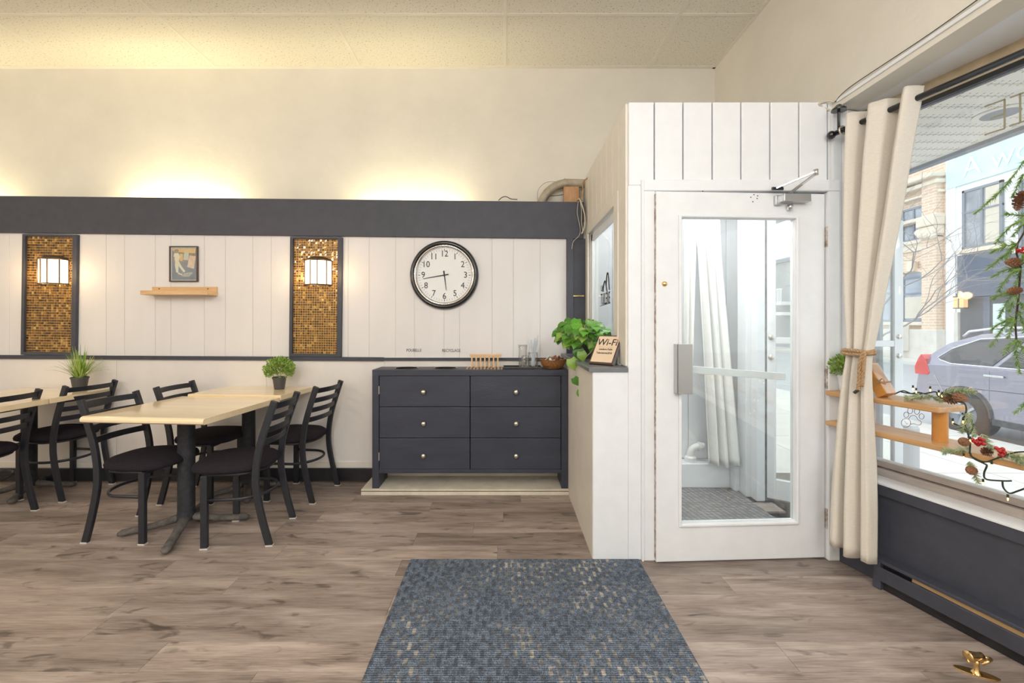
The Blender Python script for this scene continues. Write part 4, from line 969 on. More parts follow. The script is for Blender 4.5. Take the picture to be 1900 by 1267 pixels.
# things on and by the ledge top
pp = thing('duct_pipe', 'grimy bent foil pipe lying on the ledge beside the entry box', 'pipe', (.28, 3.585, 2.12))
pts = spline([P(1000, 385, 3.585), P(1012, 362, 3.585), P(1028, 347, 3.585), P(1048, 340.5, 3.585), P(1068, 340.5, 3.585), P(1087, 341, 3.585)])
MB().tube([p-Vector((.28, 3.585, 2.12)) for p in pts], .036, 16).build('pipe', M['ducting'], pp, smooth=True)
a = Vector(P(1047, 340.5, 3.585))-Vector((.28, 3.585, 2.12)); MB().tube([a, a+Vector((.012, 0, .001))], .040, 16).build('joint', M['ducting'], pp)
p0 = P(1060, 360, 3.54); wbk = thing('wood_block', 'raw pine block standing on the ledge in front of the pipe', 'block', (p0[0], 3.55, 2.12))
MB().box(-.062, .062, -.022, .02, 0, H+(602-346)/F*3.53-2.12).build('block_body', M['rawwood'], wbk, bevel=.002)
MB().box(.0625, .066, -.020, .018, .0, .26).build('dark_side', M['walnut'], wbk)
def cable(pts, r, m, label, D=3.46, group=None):
    pts = [P(*p, D) if len(p) == 2 else P(*p) for p in pts]; o0 = Vector(pts[0])
    o = MB().tube([p-o0 for p in spline(pts)], r, 6).build('cable', m, None, smooth=True, loc=o0); return tag(o, label, 'cable', group)
cable([(1071, 372, 3.52), (1075, 369, 3.48), (1079, 378, 3.45), (1084, 395, 3.45), (1085.5, 408, 3.45), (1083, 425, 3.45), (1079, 434, 3.46)], .006, M['cablewhite'], 'thick cream cable looping down over the right end of the ledge')
cable([(1076, 370, 3.48), (1079, 392, 3.45), (1079, 412, 3.45), (1082, 432, 3.45)], .003, M['cablewhite'], 'thin cream cable hanging inside the thick cable loop')
cable([(1073, 374, 3.46), (1071, 395, 3.46), (1076, 420, 3.46), (1075, 436, 3.46), (1064, 448, 3.46), (1061, 462, 3.47)], .0022, M['cablewhite'], 'thin pale wire running down from the ledge onto the dark corner post')
cable([(1015, 371, 3.55), (1020, 364, 3.55), (1032, 363, 3.55), (1045, 361, 3.53)], .003, M['cable'], 'black cable from the ledge into the pine block')
cable([(925, 372, 3.56), (932, 366, 3.56), (940, 365, 3.56), (948, 369, 3.56), (960, 370, 3.56)], .0035, M['cable'], 'short black cable arching over the ledge left of the pipe')
cable([(997, 370, 3.6), (999, 352, 3.6), (1012, 339, 3.6), (1030, 337, 3.6)], .0015, M['cable'], 'fine dark wire arcing over the bent pipe')
cable([(1078, 370, 3.5), (1082, 355, 3.5), (1081, 340, 3.52), (1090, 330, 3.45)], .005, M['rawwood'], 'brown cable bundle rising beside the pine block')
bs = MB().box(-.045, .045, -.012, 0, -.005, .005).build('brass_bracket', M['brass'], None, loc=(P(1073, 549, 3.49)[0], 3.498, P(1073, 549, 3.49)[2]))
tag(bs, 'thin pale brass strip on the dark corner post', 'bracket')

# ------------------------------------------------------------------ plants
def pot(t, r0, r1, h_, m, z0=0.):
    MB().lathe([(0, z0+.001), (r0, z0+.001), (r1, z0+h_-.012), (r1+.004, z0+h_-.012), (r1+.004, z0+h_), (r1-.003, z0+h_), (r1-.004, z0+h_-.02), (0, z0+h_-.02)], (0, 0, 0), 24).build('pot', m, t, smooth=False)
    MB().lathe([(0, z0+h_-.012), (r1-.003, z0+h_-.013)], (0, 0, 0), 20).build('soil', M['soil'], t)
gp = thing('grass_plant', 'spiky bright green grass plant in a dark pot on the far left table', 'plant', P(148, 718, 3.36)[:2]+(.765,))
pot(gp, .040, .052, .105, M['potdark'])
mb = MB(); rg = random.Random(5)
for k in range(110):
    a = rg.uniform(0, 2*PI); L_ = rg.uniform(.14, .25); sp = rg.uniform(.15, 1.0)**1.0; dx, dy = math.cos(a), math.sin(a); b0 = rg.uniform(0, .03)
    pts = []
    for i in range(5):
        t = i/4; r_ = b0+L_*sp*t*.85; z_ = .095+L_*(t*(1.25-.55*sp)-sp*.75*t*t*(.5+rg.random()*.15)); pts.append(Vector((dx*r_, dy*r_, z_)))
    q = Vector((-dy, dx, 0)); w_ = .0050; b = len(mb.v)
    for i, p in enumerate(pts):
        ww = w_*(1-.85*(i/4)**1.5); mb.v += [tuple(p-q*ww), tuple(p+q*ww+Vector((0, 0, .001)))]
    for i in range(4): mb.f.append((b+2*i, b+2*i+1, b+2*i+3, b+2*i+2)); mb.m.append(0)
tag(mb.build('blades', M['grass'], gp), kind='stuff')
def bush(name, label, loc, r0, r1, ph__, rad, hh, n, pm, seed, mm='box'):
    t = thing(name, label, 'plant', loc); pot(t, r0, r1, ph__, pm); mb = MB(); rg = random.Random(seed)
    for k in range(n):
        a = rg.uniform(0, 2*PI); e = math.asin(rg.uniform(-.75, 1)); r_ = rad*rg.uniform(.15, 1)**.45
        c = Vector((math.cos(a)*math.cos(e)*r_, math.sin(a)*math.cos(e)*r_, ph__+hh*.42+math.sin(e)*r_*hh/rad*.58))
        v = (c-Vector((0, 0, ph__)))+Vector((rg.gauss(0, .02), rg.gauss(0, .02), rg.gauss(0, .02))); v.normalize(); q = v.orthogonal().normalized(); q = Matrix.Rotation(rg.uniform(0, 6.28), 3, v) @ q
        L_ = rg.uniform(.014, .024); w_ = L_*.30
        mb.add([c, c+v*L_*.5+q*w_, c+v*L_, c+v*L_*.5-q*w_], [(0, 1, 2, 3)])
    tag(mb.build('foliage', M[mm], t), kind='stuff')
    st = MB()
    for k in range(10):
        a = rg.uniform(0, 6.28); st.tube([(0, 0, ph__-.02), (rad*.3*math.cos(a), rad*.3*math.sin(a), ph__+hh*.4), (rad*.6*math.cos(a), rad*.6*math.sin(a), ph__+hh*.75)], .0015, 4)
    tag(st.build('stems', M['vine'], t), kind='stuff'); return t
bush('boxwood_plant', 'small bushy green plant in a dark pot on the middle table by the wall', P(518.5, 719, 3.34)[:2]+(.778,), .036, .048, .095, .105, .15, 1500, M['potdark'], 2)
uu = Wp(1556, 700, -.02); bq = bush('boxwood_plant', 'small bushy green plant in a white pot on the window shelf behind the curtain', Wf(.062, .0, .925), .028, .036, .085, .075, .11, 900, M['white'], 9)
# trailing pothos on the half wall
pt = thing('pothos_plant', 'trailing green pothos in a dark pot on the half wall, beside the sign', 'plant', (.562, 2.98, 1.044))
pot(pt, .060, .075, .14, M['potdark'])
def leaf_mesh(m):
    mb = MB(); n = 8; out = []
    hw_ = [0, .30, .43, .46, .42, .34, .23, .11, 0]
    for i in range(n+1):
        t = i/n; x = t if i else .06; zc = .10*math.sin(t*PI)-.16*t*t; w = hw_[i]
        back = -.14 if i in (1,) else 0
        out.append(((x, 0, zc), (x+back, w, zc+.10*w-.05*(w*2)**2), (x+back, -w, zc+.10*w-.05*(w*2)**2)))
    for c, l, r in out: mb.v += [c, l, r]
    for i in range(n):
        a = i*3; mb.f += [(a, a+3, a+4, a+1), (a, a+2, a+5, a+3)]; mb.m += [0, 0]
    return mb.mesh('leaf', m, True)
LM = [leaf_mesh(M['leaf']), leaf_mesh(M['leafpale'])]
rg = random.Random(21); PO = Vector((.562, 2.98, 1.044))
def leaf(pos, d, up, size, k=0, lab=None):
    d = Vector(d).normalized(); up = Vector(up); y_ = up.cross(d)
    if y_.length < 1e-3: y_ = d.orthogonal()
    y_.normalize(); z_ = d.cross(y_)
    m = Matrix((d, y_, z_)).transposed().to_4x4(); m = Matrix.Translation(Vector(pos)-PO) @ m @ Matrix.Diagonal((size, size, size, 1))
    o = bpy.data.objects.new('leaf', LM[k]); COL.objects.link(o); o.parent = pt; o.matrix_local = m; return o
vines = MB(); cpos = Vector((.55, 2.95, 1.225))
for k in range(165):
    a = rg.uniform(0, 2*PI); e = rg.uniform(-.75, 1.0)
    r_ = rg.uniform(.5, 1)**.6
    dx, dy, dz = math.cos(a)*math.cos(e), math.sin(a)*math.cos(e), math.sin(e)
    c = cpos+Vector((dx*.185*r_, dy*.33*r_, dz*.115*r_+.0))
    if c.x > .625: c.x = .625-rg.uniform(0, .05)
    sz = rg.uniform(.048, .078)
    d = Vector((dx*.8-.1, dy*.8-.35, -.65+rg.uniform(-.5, .45)))
    if c.x > .56 and d.x > 0: d.x *= -.3
    leaf(c, d, (dx*.3, -.55+dy*.2, 1), sz, 1 if rg.random() < .22 else 0)
    if k % 3 == 0: vines.tube(spline([PO+Vector((0, 0, .13)), lerp(PO+Vector((0, 0, .16)), c, .5)+Vector((0, 0, .04)), c], 4), .0018, 5) if 0 else vines.tube([p-PO for p in spline([PO+Vector((0, 0, .12)), (PO+Vector((0, 0, .18))+c)/2+Vector((0, 0, .03)), c], 4)], .0018, 5)
tr_ = [P(1072, 640, 2.90), P(1068, 655, 2.84), P(1075, 675, 2.80), P(1076, 700, 2.80), P(1080, 722, 2.80), P(1083, 745, 2.80)]
tr_ = [Vector(p) for p in tr_]
vines.tube([p-PO for p in spline(tr_)], .0025, 6)
vines.tube([p-PO for p in spline([P(1098, 630, 2.80), P(1104, 628, 2.75), P(1098, 650, 2.74), P(1086, 665, 2.74), P(1078, 690, 2.79)])], .002, 6)
vines.build('vines', M['vine'], pt, smooth=True)
for (px, py, D, dpx, dpy, s, k) in ((1058, 664, 2.80, 1.2, 3, .105, 1), (1066, 698, 2.80, 1, 2.2, .05, 0) if 0 else (1071, 643, 2.80, .6, 3, .10, 0), (1078, 651, 2.75, .5, 3, .085, 1), (1104, 627, 2.72, -1.6, 2.6, .095, 1),
                                    (1064, 700, 2.80, 1.4, 2.2, .075, 0), (1084, 697, 2.80, -.3, 3, .075, 0), (1077, 722, 2.80, .3, 3, .08, 0), (1074, 626, 2.80, -.4, 3, .09, 1), (1040, 612, 3.0, -2, 1.8, .08, 0), (1036, 632, 3.0, -.5, 2, .035, 0), (1125, 612, 2.72, -.4, 2.5, .09, 0), (1066, 672, 2.80, 2, .6, .05, 1)):
    pos = Vector(P(px, py, D)); leaf(pos, Vector((dpx, -.4, -dpy)), (0, -1, .35), s*.85, k)
# Wi-Fi sign
BL = Vector(P(1092, 673, 2.53)); BR = Vector((.592, 2.43, BL.z)); BL.z = BR.z = 1.052
ex = (BR-BL).normalized(); nn = Vector((ex.y, -ex.x, 0)); 
if nn.y > 0: nn = -nn
ey = (Vector((0, 0, .145))-nn*.100).normalized(); ez = ex.cross(ey)
sgn = thing('wifi_sign', 'tilted tan sign reading Wi-Fi in a dark wooden frame on the half wall', 'sign', BL)
SW, SH = (BR-BL).length+.015, .196
F4 = frame4((0, 0, 0), ex, ey)
def sbox(x0, x1, y0, y1, z0, z1, name, m, **k):
    mb = MB().box(x0, x1, y0, y1, z0, z1); mb.v = [tuple(F4 @ Vector(p)) for p in mb.v]; return mb.build(name, m, sgn, **k)
sbox(0, SW, 0, SH, -.016, 0, 'board', M['walnut'], bevel=.002)
sbox(.008, SW-.010, .012, SH-.008, 0, .0012, 'face', M['cartan'])
sbox(SW, SW+.002, .0, SH, -.018, .001, 'side_edge', M['slate'])
text('Wi-Fi', .064, M['ink'], sgn, F4 @ Matrix.Translation((SW/2, SH*.735, .0022)), sx=.92)
text('Latuilerie Public', .0175, M['ink'], sgn, F4 @ Matrix.Translation((SW*.52, SH*.50, .0018)), sx=.80)
text('Tuilerieinvite2018', .0175, M['ink'], sgn, F4 @ Matrix.Translation((SW*.50, SH*.37, .0018)), sx=.80)
sbox(.03, SW-.03, SH*.575, SH*.578, .001, .0018, 'rule', M['ink'])
b1 = ex*(SW*.5)+ey*(SH*.55)+ez*-.016; b2 = Vector((b1.x, b1.y, 0))-nn*.035; b2.z = -.008
MB().bar(b1, b2, .05, .006, up=ex.cross(Vector((0, 0, 1)))).build('prop', M['slate'], sgn)

# ================================================================== WINDOW DECORATION
def conebuild(mb, c, axis, L_, r, n=46):
    axis = Vector(axis).normalized(); q = axis.orthogonal().normalized(); b_ = axis.cross(q)
    mb.tube([Vector(c), Vector(c)+axis*L_], [r*.35, r*.15], 6)
    for k in range(n):
        t = (k+.5)/n; a = k*2.399; rad = r*(math.sin(PI*min(1, t*.85+.12)))**.7
        p = Vector(c)+axis*(L_*t); d = (q*math.cos(a)+b_*math.sin(a)); s = d.cross(axis)
        e = p+d*rad*1.08-axis*L_*.03; w = rad*.5
        mb.add([p+s*w*.4, p-s*w*.4, e-s*w, e+axis*L_*.05, e+s*w, p+axis*L_*.04], [(0, 1, 2, 3, 4), (5, 4, 3), (5, 3, 2), (5, 2, 1), (5, 0, 4)])
def sprig(pts, nl, twr=.0016, dens=360, flat_=True, seed=0, nw=.0011, spread=.95):
    mb = MB(); rg = random.Random(seed); P_ = spline(pts, 6); mb.mi = 1; mb.tube(P_, [twr*(1-.5*i/len(P_)) for i in range(len(P_))], 5); mb.mi = 0
    L_ = sum((b-a).length for a, b in zip(P_, P_[1:])); n = int(L_*dens*3.2)
    for k in range(n):
        t = rg.random(); i = min(int(t*(len(P_)-1)), len(P_)-2); f = t*(len(P_)-1)-i
        p = P_[i].lerp(P_[i+1], f); tg = (P_[i+1]-P_[i]).normalized(); base = Vector((.25, -.95, .1)) if flat_ else None
        s = tg.cross(Vector((.45, -.88, .1))).normalized(); o_ = s.cross(tg)
        if flat_: a = (0 if rg.random() < .5 else PI)+rg.gauss(0, .38)
        else: a = rg.uniform(0, 2*PI)
        d = (s*math.cos(a)+o_*math.sin(a))*spread+tg*rg.uniform(.35, .8); d.normalize(); l = nl*rg.uniform(.75, 1.1)*(1-.45*max(0, t-.75)/.25)
        w = d.orthogonal().normalized()*nw; w2 = d.cross(w).normalized()*nw
        mb.add([p+w, p-w*.5+w2*.8, p-w*.5-w2*.8, p+d*l], [(0, 1, 3), (1, 2, 3), (2, 0, 3)])
    return mb
GO = Vector(Wf(.70, .03, 1.3))
def WP3(px, py, n=.03): return Vector(Wf(*Wp(px, py, n)))
gl = thing('fir_garland', 'green fir garland with pine cones hanging at the right edge of the shop window', 'garland', GO)
brs = [[(1902, 296), (1870, 340), (1845, 365), (1810, 396)], [(1899, 322), (1888, 345), (1878, 366)], [(1905, 402), (1885, 399), (1866, 397)], [(1905, 405), (1875, 420), (1846, 452)],
       [(1905, 412), (1890, 425), (1879, 438)], [(1888, 452), (1860, 458), (1840, 468)], [(1888, 452), (1862, 476), (1831, 500)], [(1888, 452), (1876, 465), (1866, 484)],
       [(1893, 495), (1868, 500), (1842, 513)], [(1893, 497), (1870, 515), (1852, 541)], [(1891, 498), (1890, 512), (1884, 530)], [(1888, 540), (1862, 545), (1842, 553)],
       [(1888, 540), (1869, 560), (1853, 590)], [(1889, 545), (1880, 562), (1872, 578)], [(1884, 590), (1860, 597), (1838, 613)], [(1884, 590), (1860, 610), (1838, 644)],
       [(1884, 592), (1877, 610), (1871, 627)], [(1886, 630), (1874, 640), (1863, 657)], [(1886, 630), (1886, 662), (1893, 693)], [(1886, 630), (1900, 650), (1912, 672)],
       [(1890, 560), (1900, 572), (1912, 600)], [(1889, 575), (1897, 600), (1908, 628)], [(1908, 735), (1900, 752), (1884, 765)], [(1896, 470), (1905, 500), (1910, 530)], [(1905, 340), (1915, 380), (1920, 420)]]
for i, b in enumerate(brs):
    n0 = random.uniform(-.01, .05); sprig([WP3(x, y_, n0)-GO for x, y_ in b], .030, seed=100+i, nw=.0013, dens=520).build('fir_branch', [M['fir'], M['twig']], gl)
MB().tube([WP3(x, y_)-GO for x, y_ in ((1930, 250), (1912, 330), (1903, 400), (1901, 430), (1888, 452), (1886, 470), (1894, 495), (1889, 560), (1884, 600), (1886, 632))], .0032, 6).build('main_stem', M['twig'], gl)
for (x, y_, ax, L_, r) in ((1898, 355, (-.2, .1, -1), .075, .020), (1896, 487, (-1, .1, .05), .058, .016), (1895, 538, (-1, .1, -.1), .05, .014)):
    mb = MB(); conebuild(mb, WP3(x, y_, .02)-GO-(Vector(ax).normalized()*L_*0), ax, L_, r, 60); mb.build('pine_cone', M['cone'], gl)
mb = MB()
for k in range(9): mb.sphere(WP3(1898, 465, .02)-GO+Vector((random.gauss(0, .008), random.gauss(0, .008), random.gauss(0, .010))), .0055, 8, 6)
mb.build('berries', M['berry'], gl, smooth=True)
# lit garland on the shelf
LO = Vector(Wf(.45, .0, .925))
lg_ = thing('light_garland', 'dark wire garland with lit bulbs, frosted fir sprigs and berries trailing over the window shelf', 'garland', LO)
def wire(l, n=0., r=.0030, seed=0):
    pts = [WP3(q[0], q[1], q[2] if len(q) > 2 else n)-LO for q in l]; MB().tube(spline(pts, 5), r, 6).build('wire', M['wire'], lg_, smooth=True)
wire([(1660, 731, .0), (1676, 725, .0), (1694, 731, 0), (1716, 730, 0), (1736, 727, 0), (1742, 736, 0), (1760, 741, -.02)])
wire([(1672, 727, .02), (1690, 730, .03), (1705, 728, .03), (1730, 735, .03), (1750, 740, .0)])
wire([(1778, 745, -.04), (1790, 749, -.07), (1793, 762, -.10), (1787, 778, -.10), (1792, 790, -.10), (1797, 808, -.10), (1800, 822, -.10), (1799, 842, -.10)])
wire([(1768, 785, -.10), (1780, 790, -.10), (1794, 800, -.10)])
wire([(1799, 838, -.10), (1806, 850, -.11), (1826, 860, -.11), (1831, 864, -.11), (1826, 878, -.11), (1830, 889, -.11), (1860, 892, -.11), (1877, 892, -.11)])
wire([(1800, 845, -.11), (1825, 857, -.11), (1850, 850, -.11), (1880, 840, -.10), (1902, 838, -.10)])
wire([(1860, 892, -.11), (1862, 905, -.11), (1873, 915, -.11), (1888, 911, -.11), (1902, 906, -.11)])
wire([(1795, 812, -.10), (1806, 792, -.08), (1802, 775, -.08)], r=.0012)
spr = [([(1708, 733), (1692, 738), (1680, 737)], 0, .014), ([(1685, 738, .0), (1705, 738, 0), (1724, 737, 0)], 0, .014), ([(1725, 733), (1737, 740), (1748, 744)], 0, .012), ([(1748, 733), (1775, 726), (1808, 727)], 0, .016),
       ([(1798, 765, -.1), (1791, 785, -.1), (1784, 802, -.1)], 1, .014), ([(1800, 765, -.08), (1803, 790, -.08), (1808, 810, -.08)], 1, .010), ([(1800, 833, -.1), (1772, 836, -.1), (1750, 838, -.1)], 1, .016),
       ([(1822, 805, -.06), (1830, 820, -.06), (1842, 834, -.06)], 1, .016), ([(1799, 856, -.11), (1806, 874, -.11), (1816, 896, -.11)], 0, .013), ([(1850, 848, -.1), (1875, 846, -.1), (1902, 849, -.1)], 0, .014), ([(1875, 845, -.1), (1890, 855, -.1), (1903, 862, -.1)], 0, .012)]
for i, (b, fr, nl) in enumerate(spr):
    sprig([WP3(q[0], q[1], q[2] if len(q) > 2 else -.03)-LO for q in b], nl*1.75, seed=300+i, nw=.0014, dens=800, flat_=False, spread=.8).build('fir_sprig', [M['frost'], M['twig']], lg_)
for (x, y_, n, ax, L_, r) in ((1752, 742, -.03, (.6, -.3, .35), .05, .026), (1778, 742, -.03, (-.2, -.5, .6), .035, .022), (1795, 820, -.10, (-.9, -.2, .1), .04, .016), (1820, 838, -.08, (.6, -.4, .1), .035, .018), (1808, 872, -.12, (-.9, -.2, 0), .035, .016)):
    mb = MB(); conebuild(mb, WP3(x, y_, n)-LO, ax, L_, r, 44); mb.build('pine_cone', M['cone'], lg_)
for (x, y_, n) in ((1815, 820, -.09), (1860, 838, -.10)):
    mb = MB()
    for k in range(16): mb.sphere(WP3(x, y_, n)-LO+Vector((random.gauss(0, .008), random.gauss(0, .007), random.gauss(0, .008))), .0072, 8, 6)
    mb.build('berries', M['berry'], lg_, smooth=True)
for (x, y_, n) in ((1694, 722, 0), (1700, 727, 0), (1726, 724, 0), (1742, 731, 0), (1768, 784, -.10), (1787, 783, -.11), (1788, 849, -.12), (1800, 818, -.11), (1840, 864, -.11), (1824, 897, -.12), (1870, 926, -.12), (1748, 735, -.02)):
    p = WP3(x, y_, n)-LO; mb = MB(); mb.lathe([(0, -.007), (.0022, -.003), (.0024, .003), (.0018, .008)], p, 8); b = mb.build('bulb', M['bulb'], lg_, smooth=True)
    MB().cyl(p+Vector((0, 0, .006)), p+Vector((0, 0, .018)), .0035, 8).build('socket', M['wire'], b)
# framed keepsake box leaning on the upper shelf
kb = wthing('leaning_wood_box', 'varnished wooden box frame with a twine bow leaning on the window shelf', 'box', .318, -.045, .9255)
def kbox(x0, x1, y0, y1, z0, z1, name, m, **k):
    a = math.radians(-32); mb = MB().box(x0, x1, y0, y1, z0, z1); mb.v = [(x*math.cos(a)+z*math.sin(a), y__, -x*math.sin(a)+z*math.cos(a)) for x, y__, z in mb.v]; return mb.build(name, m, kb, **k)
kbox(-.05, .0, -.02, .045, .028, .19, 'box_body', M['orangewood'], bevel=.003)
kbox(.0, .006, -.018, .043, .030, .188, 'glass_front', M['tumbler'])
kbox(-.051, .008, -.0215, .0465, .085, .090, 'twine', M['rope'])
mb = MB(); rope(mb, [(-.045, -.03, .075), (-.025, -.035, .095), (-.015, -.03, .07), (-.04, -.028, .078), (-.06, -.03, .10)], .002); mb.build('bow', M['rope'], kb)
# decals on the glass
DO = Wf(.45, .126, .86)
pd = wthing('paw_decal', 'thin brown outline of a paw with a round clock face on the shop window glass', 'decal', .38, .126, .86)
def wl3(px, py): u, n, z = Wp(px, py, .126); return Vector((u-.38, 0, z-.86))
def loop(pts, name='outline'): MB().tube([wl3(*p) for p in pts], .0012, 5, closed=True).build(name, M['decalbrown'], pd)
def ell(cx, cy, rx, ry, n=20): return [(cx+rx*math.cos(2*PI*i/n), cy+ry*math.sin(2*PI*i/n)) for i in range(n)]
loop(ell(1688.8, 762, 4.7, 5.5)); loop(ell(1701.5, 763, 4.8, 5.5)); loop(ell(1681.5, 769.5, 4.6, 5)); loop(ell(1710, 772.5, 4.6, 5)); loop(ell(1681, 784.5, 8.8, 8))
pad = [(1686, 777), (1690, 772), (1695.5, 770.5), (1700, 773), (1703, 778), (1708, 781), (1709.5, 785), (1707, 788), (1702, 788), (1696, 786), (1690, 786.5)]
MB().tube([wl3(*p) for p in spline([(a, b, 0) for a, b in pad], 4) for p in [(p[0], p[1])]], .0012, 5).build('outline', M['decalbrown'], pd)
MB().tube([wl3(1678, 781), wl3(1683, 787), wl3(1684, 785)], .0010, 4).build('clock_hand', M['decalbrown'], pd)
wd_ = wthing('window_lettering', 'olive outlined letters seen in reverse at the top right of the shop window', 'lettering', .68, .126, 2.2)
def ws(a, b):
    pa, pb_ = [Vector(Wp(q[0], q[1], .126))-Vector((.68, .126, 2.2)) for q in (a, b)]; MB().bar(pa, pb_, .0012, .0065, up=(0, 0, 1) if abs(pa.x-pb_.x) > .02 else (1, 0, 0)).build('stroke', M['decal'], wd_)
for a, b in (((1827, 198), (1865, 184)), ((1864, 184), (1864, 238)), ((1827, 250), (1865, 238)), ((1874, 181), (1905, 170)), ((1893, 174), (1893, 228)), ((1873, 234), (1905, 223)), ((1837, 220), (1863, 211)), ((1905, 170), (1935, 158)), ((1925, 162), (1925, 216))): ws(a, b)

# ================================================================== FLOOR THINGS
ru = MB().box(-.512, .725, -1.1, 0, .0005, .008).build('entrance_mat', M['rug'], None, loc=(0, 2.338, 0), bevel=.003)
tag(ru, 'large blue grey carpet mat with tan dashes on the floor before the door', 'mat')
st = thing('floor_door_holder', 'brass door holder with a cupped roller on the floor at lower right', 'door holder', G(1812, 1250))
MB().prism([(.062*math.cos(a)*1.0, .020*math.sin(a)) for a in [2*PI*i/24 for i in range(24)]], 0, .005).build('base_plate', M['brass'], st, bevel=.0015).rotation_euler = (0, 0, -.55)
MB().lathe([(.016, .005), (.009, .016), (.0075, .035), (.009, .048), (0, .052)], (0, 0, 0), 14).build('neck', M['brass'], st, smooth=True)
MB().lathe([(0, -.030), (.018, -.030), (.020, -.026), (.0175, -.022), (.013, .01), (.013, .024), (0, .024)], (-.004, 0, .064), 20, 'x').build('roller', M['brass'], st, smooth=True)
MB().tube(spline([(.006, -.012, .045), (.02, -.02, .06), (.04, -.012, .062), (.045, .004, .055), (.03, .012, .05)]), .005, 8).build('fork', M['brass'], st, smooth=True)

# ================================================================== OUTSIDE
ZS, ZR = -.27, -.43
sw = struct(MB().box(1.9, 6.6, -8, 40, ZS-.12, ZS-.02).build('floor_sidewalk', M['asphalt']))
pm = MB().box(0, 1.535, 0, 1.49, 0, .02).mesh('paving_slab', M['sidewalk'])
for i in range(3):
    for j in range(16):
        o = bpy.data.objects.new('paving_slab', pm); COL.objects.link(o); o.parent = sw; o.location = (1.97+1.545*i, -3+1.5*j, ZS-.02)
struct(MB().box(1.85, 3.2, 2.3, 3.44, ZS, -.10).build('floor_step', M['vfloor']))
struct(MB().box(6.6, 17.2, -20, 70, ZR-.1, ZR).build('floor_road', M['asphalt']))
struct(MB().box(17.2, 30, -20, 70, ZR-.1, ZR+.14).build('floor_far_sidewalk', M['sidewalk']))
struct(MB().box(30, 60, -20, 90, ZR-.1, ZR).box(-30, -6, -20, 90, ZR-.1, ZR).box(-6, 1.9, 3.8, 90, ZR-.1, ZR).build('floor_ground', M['asphalt']))
# awning soffit
aw = struct(MB().box(2.0, 3.85, -2.0, 9.0, 2.76, 2.80).build('ceiling_awning', M['vinyl']))
MB().box(3.83, 3.90, -2.0, 9.0, 2.72, 2.98).build('fascia', M['winframe'], aw)
vm = MB(); vm.box(0, 1.95, 0, .132, 0, .012)
vmesh = vm.mesh('soffit_panel', M['vinyl'])
hm = MB()
for j in range(14):
    for i in range(3): hm.box(.03+j*.14+i*.018, .034+j*.14+i*.018, .04+.022*i, .052+.022*i, -.0006, .001)
for j in range(56):
    o = bpy.data.objects.new('soffit_panel', vmesh); COL.objects.link(o); o.parent = aw; o.location = (1.88, -1.0+.14*j, 2.748)
hmm = MB()
for j in range(40):
    for q in range(42):
        for i in range(3):
            x = 1.92+q*.045+i*.006; y0 = .6+.14*j+.036+.024*i; hmm.box(x, x+.005, y0, y0+.012, 2.7472, 2.7485)
tag(hmm.build('perforations', M['cartrim'], aw), kind='stuff')
v0 = P(1856, 211, 1); DD = (2.745-H)/(v0[2]-H)
dlt = thing('soffit_vent', 'round grey recessed light in the awning soffit outside the window', 'light', (v0[0]*DD, DD, 2.745))
MB().lathe([(.10, -.004), (.135, -.006), (.14, .0)], (0, 0, 0), 32).build('ring', M['vinyl'], dlt, smooth=True)
MB().lathe([(0, -.001), (.105, -.003)], (0, 0, 0), 32).build('lens', M['winframe'], dlt)
# bollard
bo = thing('street_bollard', 'grey cylindrical bollard with a red band on the pavement', 'bollard', (4.22, 4.53, ZS))
MB().lathe([(0, 0), (.10, 0), (.10, .47), (.085, .50), (0, .505)], (0, 0, 0), 24).build('post', M['bollard'], bo, smooth=False)
MB().lathe([(.101, .36), (.1025, .36), (.1025, .43), (.101, .43)], (0, 0, 0), 24).build('band', M['redpaint'], bo)
# car, rear end far, side towards us
cr = thing('parked_car', 'lilac grey estate car parked along the kerb outside the shop window', 'car', (6.97, 7.31, ZR))
def mirror(pts): return pts
body = [(.02, .36), (-.02, .55), (0, .72), (.04, .95), (.10, 1.06), (.9, 1.10), (2.0, 1.07), (3.2, 1.03), (4.2, .88), (4.5, .70), (4.52, .34)]
arch1 = [(.75+.37*math.cos(a), .36+.37*math.sin(a)) for a in [PI*i/12 for i in range(13)]]; arch2 = [(x+2.62, z) for x, z in arch1]
low = [(4.10, .30), ]; poly = body+[(3.78, .30)]+[(max(x, 0), z) for x, z in arch2]+[(2.95, .28), (1.16, .28)]+arch1+[(.30, .34)]
CWX = 1.80
def carp(s, z, inset=0): return (inset, -s, z)
mb = MB(); mb.prism([(-s, z) for s, z in poly], 0, CWX, axis='x'); mb.build('body', M['carpaint'], cr, bevel=.04, bseg=3)
roof = [(.10, 1.06, .02), (.22, 1.27, .07), (.42, 1.44, .14), (.75, 1.56, .19), (1.3, 1.62, .22), (2.0, 1.61, .22), (2.7, 1.50, .20), (3.3, 1.12, .06)]
mb = MB(); b = 0
for s, z, ins in roof:
    bz = 1.06; mb.v += [(0.01, -s, bz), (ins, -s, z-.03), (ins+.10, -s, z), (CWX-ins-.10, -s, z), (CWX-ins, -s, z-.03), (CWX-.01, -s, bz)]
for i in range(len(roof)-1):
    for k in range(5): mb.f.append((i*6+k, i*6+k+1, i*6+6+k+1, i*6+6+k)); mb.m.append(0)
mb.f += [tuple(range(6)), tuple((len(roof)-1)*6+k for k in range(6))]; mb.m += [0, 0]
mb.build('roof', M['carpaint'], cr, smooth=False)
def side(s, z):                                                    # x of the slanted glasshouse at (s,z)
    for (s0, z0, i0), (s1, z1, i1) in zip(roof, roof[1:]):
        if s0 <= s <= s1:
            t = (s-s0)/(s1-s0); zt_ = lerp(z0, z1, t)-.03; ins = lerp(i0, i1, t); return .01+(ins-.01)*max(0, (z-1.06))/max(.05, zt_-1.06)
    return .01
